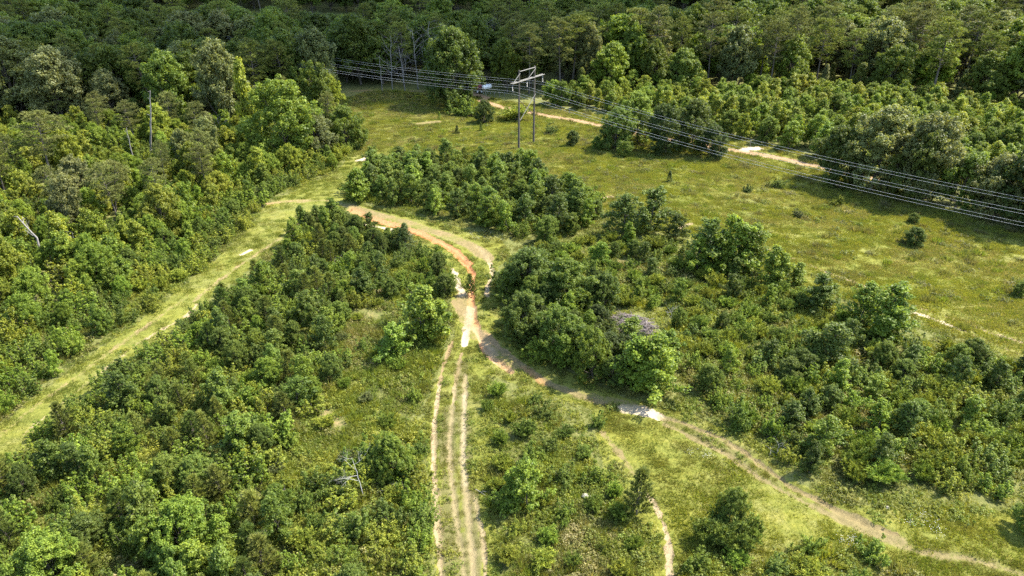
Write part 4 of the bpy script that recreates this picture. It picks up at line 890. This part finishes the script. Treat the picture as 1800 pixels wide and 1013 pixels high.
# ------------------------------------------------------------------ dead wood
def dead(name, px, py, hpx, label, mat, seed, r0, depth, split, lean=(0, 0), wob=.2, start=.45, blen=.35, bend=0.0):
    x, y, h = height_for(px, py, hpx); rng = np.random.default_rng(seed); z = float(H(x, y)); root = empty(name, (x, y, z)); tag(root, label, 'dead tree', 'bare dead trees')
    zz = np.linspace(0, 1, 9); tp = np.stack([lean[0] * h * zz - bend * h * np.maximum(0, zz - .55), lean[1] * h * zz, zz * h], -1); tp[1:, :2] += rng.normal(0, .012 * h, (8, 2)) * np.linspace(.2, 1, 8)[:, None]
    g = Geo(); tube(g, tp, r0 * (1 - .7 * zz), 8); part('trunk', g.mesh('trunk', M[mat]), root)
    for k in range(split):
        t = start + (1 - start) * (k + rng.uniform(.2, .9)) / split; i = min(7, int(t * 8)); b = tp[i] + (tp[i + 1] - tp[i]) * (t * 8 - i)
        a = rng.uniform(0, 6.28) if k else math.pi; g = Geo(); limbs(g, b, (math.cos(a), math.sin(a), .55), h * blen * rng.uniform(.5, 1.1) * (1.25 - t * .6), r0 * (1 - .65 * t) * .5, depth, rng, 3, wob)
        part('branch', g.mesh('branch', M[mat]), root)
dead('bare_snag', 265, 275, 115, 'tall broken bare snag with stub branches among the lane-side trees', 'snag', 1, .26, 0, 4, (.24, 0), .2, .6, .10)
dead('bare_snag', 238, 300, 75, 'thin leaning dark snag beside the tall broken one', 'snag', 2, .16, 0, 2, (.05, 0), .2, .6, .08)
dead('bare_snag', 70, 482, 102, 'leaning bare snag with pale side branches at the thicket above the lane', 'snag', 3, .22, 1, 4, (.32, 0), .3, .6, .25, .75)
dead('dead_tree', 392, 258, 50, 'small grey leafless tree among the lane-side trees', 'dead', 4, .12, 2, 6, (0, 0), .3, .25, .5)
dead('dead_tree', 640, 875, 72, 'white leafless dead tree rising from the thicket near the sandy ruts', 'bleached', 5, .05, 3, 5, (-.12, 0), .3, .35, .5)
dead('dead_tree', 685, 872, 22, 'fallen grey dead top beside the white dead tree', 'dead', 15, .05, 2, 5, (.5, 0), .3, .2, .6)
for i, (px, py, hp, lb) in enumerate(((735, 157, 105, 'grey leafless tree at the shaded wood edge, widest crown'), (765, 156, 118, 'grey leafless tree behind the big round shade tree'), (690, 158, 95, 'pale slim leafless tree at the shaded wood edge'), (712, 160, 80, 'short grey leafless tree between two others at the wood edge'), (855, 140, 100, 'grey leafless treetop deep in the wood above the white tank'))):
    dead('dead_tree', px, py, hp, lb, 'dead', 20 + i, .15, 3, 11, (random.uniform(-.08, .08), 0), .35, .3, .40)
dead('bare_snag', 313, 165, 95, 'pale slanting bare bole in the shaded wood', 'dead', 31, .2, 0, 2, (.08, 0), .2, .7, .08)
dead('bare_snag', 580, 150, 55, 'pale straight bole at the clearing under the wires', 'dead', 32, .16, 0, 1, (0, 0), .1, .8, .06)
dead('bare_snag', 672, 160, 62, 'thin pale bole at the shaded wood edge by the meadow', 'dead', 33, .14, 0, 2, (0, 0), .1, .7, .06)

for i, (px, py, hp, lb) in enumerate(((435, 905, 26, 'grey leafless twiggy shrub in the lower thicket gap'), (505, 880, 20, 'small grey leafless shrub beside the lower thicket gap'), (135, 435, 28, 'grey leafless shrub among brush near the leaning snag'), (210, 345, 26, 'pale leafless shrub below the thin leaning snag'), (1365, 800, 20, 'grey leafless shrub at the thicket edge by the side track'), (600, 470, 18, 'leafless grey sprout below the clay bank'), (1180, 560, 20, 'bare grey sprout on the far side of the brush pile'))):
    dead('dead_shrub', px, py, hp, lb, 'bleached', 50 + i, .03, 2, 8, (0, 0), .3, .05, .8)
bx, by = P(1112, 574); rng = np.random.default_rng(88); g = Geo()
for i in range(300):
    a, r = rng.uniform(0, 6.28), math.sqrt(rng.uniform()); cx, cy = bx + math.cos(a) * r * 2.4 - math.sin(a) * r * .7, by + math.sin(a) * r * 2.7
    zc = float(H(cx, cy)) + (1 - r * r) * 1.1 * rng.uniform(.2, 1) + .06; az = rng.normal(2.6, .6); L = rng.uniform(.8, 2.8); d = np.array([math.cos(az), math.sin(az), rng.normal(0, .16)]) * L / 2; c = np.array([cx, cy, zc])
    tube(g, [c - d, c + rng.normal(0, .06, 3), c + d], np.array([1, .85, .5]) * rng.uniform(.022, .065), 4, True)
tag(part('brush_pile', g.mesh('brush_pile', M['brush'])), 'pile of dry grey cut branches in a gap of the thicket', 'brush pile', kind='stuff')
for px, py, L, az, lb in ((836, 862, 1.5, -.6, 'dry forked branch lying beside the sandy ruts'), (1368, 790, 1.3, .4, 'grey dead twig cluster at the thicket edge by the side track')):
    x, y = P(px, py); g = Geo(); limbs(g, (x, y, float(H(x, y)) + .12), (math.cos(az), math.sin(az), .08 if px < 900 else .7), L, .035, 2, np.random.default_rng(px), 3, .25)
    tag(part('dead_branch', g.mesh('dead_branch', M['dead'])), lb, 'branch')
def rock(px, py, s, lb, seed):
    x, y = P(px, py); rng = np.random.default_rng(seed); g = Geo(); n, m = 7, 10; V = []
    for i in range(n + 1):
        for j in range(m):
            th, ph = math.pi * i / n, 2 * math.pi * j / m; d = np.array([math.sin(th) * math.cos(ph) * 1.3, math.sin(th) * math.sin(ph) * .9, math.cos(th) * .45]); V.append(d * s * (1 + (.28 * math.sin(2 * ph + seed) + .2 * math.cos(3 * th + 2 * ph) + .12 * math.sin(5 * ph)) * math.sin(th)))
    q = [(i * m + j, i * m + (j + 1) % m, (i + 1) * m + (j + 1) % m, (i + 1) * m + j) for i in range(n) for j in range(m)]; g.quads(np.array(V), q)
    o = part('pale_rock', g.mesh('pale_rock', M['stone'])); o.location = (x, y, float(H(x, y)) + s * .25); tag(o, lb, 'rock')
rock(1031, 874, .34, 'pale rock in the weeds beside the slender sapling', 3)
rock(1560, 893, .16, 'small white stone in the grass above the side track bend', 5)

# ------------------------------------------------------------------ white tank, red trailer and posts by the bend of the dirt road
x, y = P(856, 166); z = float(H(x, y)); tk = empty('water_tank', (x, y, z), R(40)); tag(tk, 'white horizontal tank on thin legs at the dirt road bend', 'tank')
def tp_(name, fn, mat, parent): g = Geo(); fn(g); return part(name, g.mesh(name, M[mat]), parent)
tp_('barrel', lambda g: tube(g, [(-1.6, 0, 2.2), (-1.5, 0, 2.2), (-1.3, 0, 2.2), (1.3, 0, 2.2), (1.5, 0, 2.2), (1.6, 0, 2.2)], [.25, .5, .64, .64, .5, .25], 18), 'white', tk)
for sx in (-1, 1):
    for sy in (-1, 1): tp_('leg', lambda g: tube(g, [(sx * .85, sy * .62, 0), (sx * .75, sy * .42, 1.8)], [.06, .06], 6), 'steel', tk)
    tp_('cradle', lambda g: box(g, (sx * .75, 0, 1.58), (.12, 1.1, .14)), 'steel', tk)
tp_('filler_cap', lambda g: tube(g, [(0, 0, 2.78), (0, 0, 2.98)], [.14, .12], 10), 'steel', tk)
x, y = P(843, 163); z = float(H(x, y)); tr = empty('farm_trailer', (x, y, z), R(8)); tag(tr, 'red trailer half hidden by the big round shade tree beside the white tank', 'trailer')
tp_('body', lambda g: (box(g, (0, 0, 1.75), (2.3, 1.5, .9)), box(g, (0, 0, 1.22), (2.4, 1.6, .14))), 'red', tr)
tp_('chassis', lambda g: (box(g, (0, .45, 1.05), (2.6, .14, .2)), box(g, (0, -.45, 1.05), (2.6, .14, .2)), box(g, (-1.7, 0, .95), (1.0, .12, .12))), 'steel', tr)
for sx in (-.7, .5):
    for sy in (-.95, .95):
        w_ = tp_('wheel', lambda g: tube(g, [(sx, sy - .13, .48), (sx, sy + .13, .48)], [.48, .48], 16), 'tyre', tr); tp_('rim', lambda g: tube(g, [(sx, sy - .15, .48), (sx, sy + .15, .48)], [.24, .24], 12), 'white', w_)
for px, py, hh, lb in ((869, 172, 1.3, 'pale fence post at the road bend, first of three'), (878, 171, 1.3, 'pale fence post at the road bend, middle of three'), (887, 170, 1.3, 'pale fence post at the road bend, last of three'), (1001, 200, 1.6, 'grey post beside the dirt road beyond the power poles'), (1318, 259, 1.5, 'thin white post at the pale patch on the dirt road'), (644, 282, .9, 'small pale stake at the white sand spot in the lane')):
    x, y = P(px, py); z = float(H(x, y)); po = empty('fence_post', (x, y, z)); tag(po, lb, 'post', 'posts along the dirt road')
    tp_('shaft', lambda g: tube(g, [(0, 0, -.2), (0, 0, hh)], [.075, .07], 8), 'arm', po); tp_('cap', lambda g: tube(g, [(0, 0, hh), (0, 0, hh + .07)], [.085, .03], 8), 'steel', po)

# ------------------------------------------------------------------ flowers
def flower_patch(seed):
    rng = np.random.default_rng(seed); g = Geo(); n = 26; c = np.stack([rng.normal(0, .4, n), rng.normal(0, .4, n), rng.uniform(.2, .55, n)], -1)
    leaves(g, c, np.tile([0, -.2, 1.], (n, 1)) + rng.normal(0, .3, (n, 3)), .07, .06, rng); return g.mesh('flower_heads', M['leaf_stuff'])
LOW = proto_collection('flower_heads', [flower_patch(1), flower_patch(2)])
low_scatter('white_flowers', 'small white wildflowers in the grass beside the side track and the clump above the gully', [PL([(1570, 900), (1660, 905), (1670, 950), (1560, 930)]), PL([(1440, 920), (1520, 940), (1500, 960), (1430, 940)]), PL([(830, 405), (900, 415), (880, 430), (800, 415)]), PL([(1215, 770), (1270, 790), (1240, 810), (1200, 790)])], .7, [0, 1], 61, .6, 1.0, [(.6, .6, .55), (.7, .7, .65)])

# ------------------------------------------------------------------ the cloud whose shadow lies on the far wood
def build_cloud(cx, cy, alt, a, b, rot, seed):
    n, m = 40, 96; V = []
    for i in range(n + 1):
        for j in range(m):
            th, ph = math.pi * i / n, 2 * math.pi * j / m; d = np.array([math.sin(th) * math.cos(ph), math.sin(th) * math.sin(ph), math.cos(th)]); V.append(d)
    V = np.array(V); px_ = V[:, 0] * 3 + V[:, 2]; py_ = V[:, 1] * 3 - V[:, 2]
    k = 1 + .22 * (vnoise(px_, py_, 1.0, seed) - .5) + .16 * (vnoise(px_, py_, .45, seed + 1) - .5) + .10 * (vnoise(px_, py_, .2, seed + 2) - .5)
    V = V * k[:, None] * np.array([a, b, 60.0]); V[:, 2] = np.where(V[:, 2] < 0, V[:, 2] * .35, V[:, 2])
    c, s = math.cos(rot), math.sin(rot); V = np.stack([V[:, 0] * c - V[:, 1] * s + cx, V[:, 0] * s + V[:, 1] * c + cy, V[:, 2] + alt], -1)
    g = Geo(); g.quads(V, [(i * m + j, i * m + (j + 1) % m, (i + 1) * m + (j + 1) % m, (i + 1) * m + j) for i in range(n) for j in range(m)])
    o = part('cloud', g.mesh('cloud', M['cloud'], smooth=True)); tag(o, 'white cloud above the scene shading the far wood', kind='structure')
ALT = 700.0; off = S * (ALT / S.z)
build_cloud(-100 + off.x, 338 + off.y, ALT, 340, 150, R(22), 4)
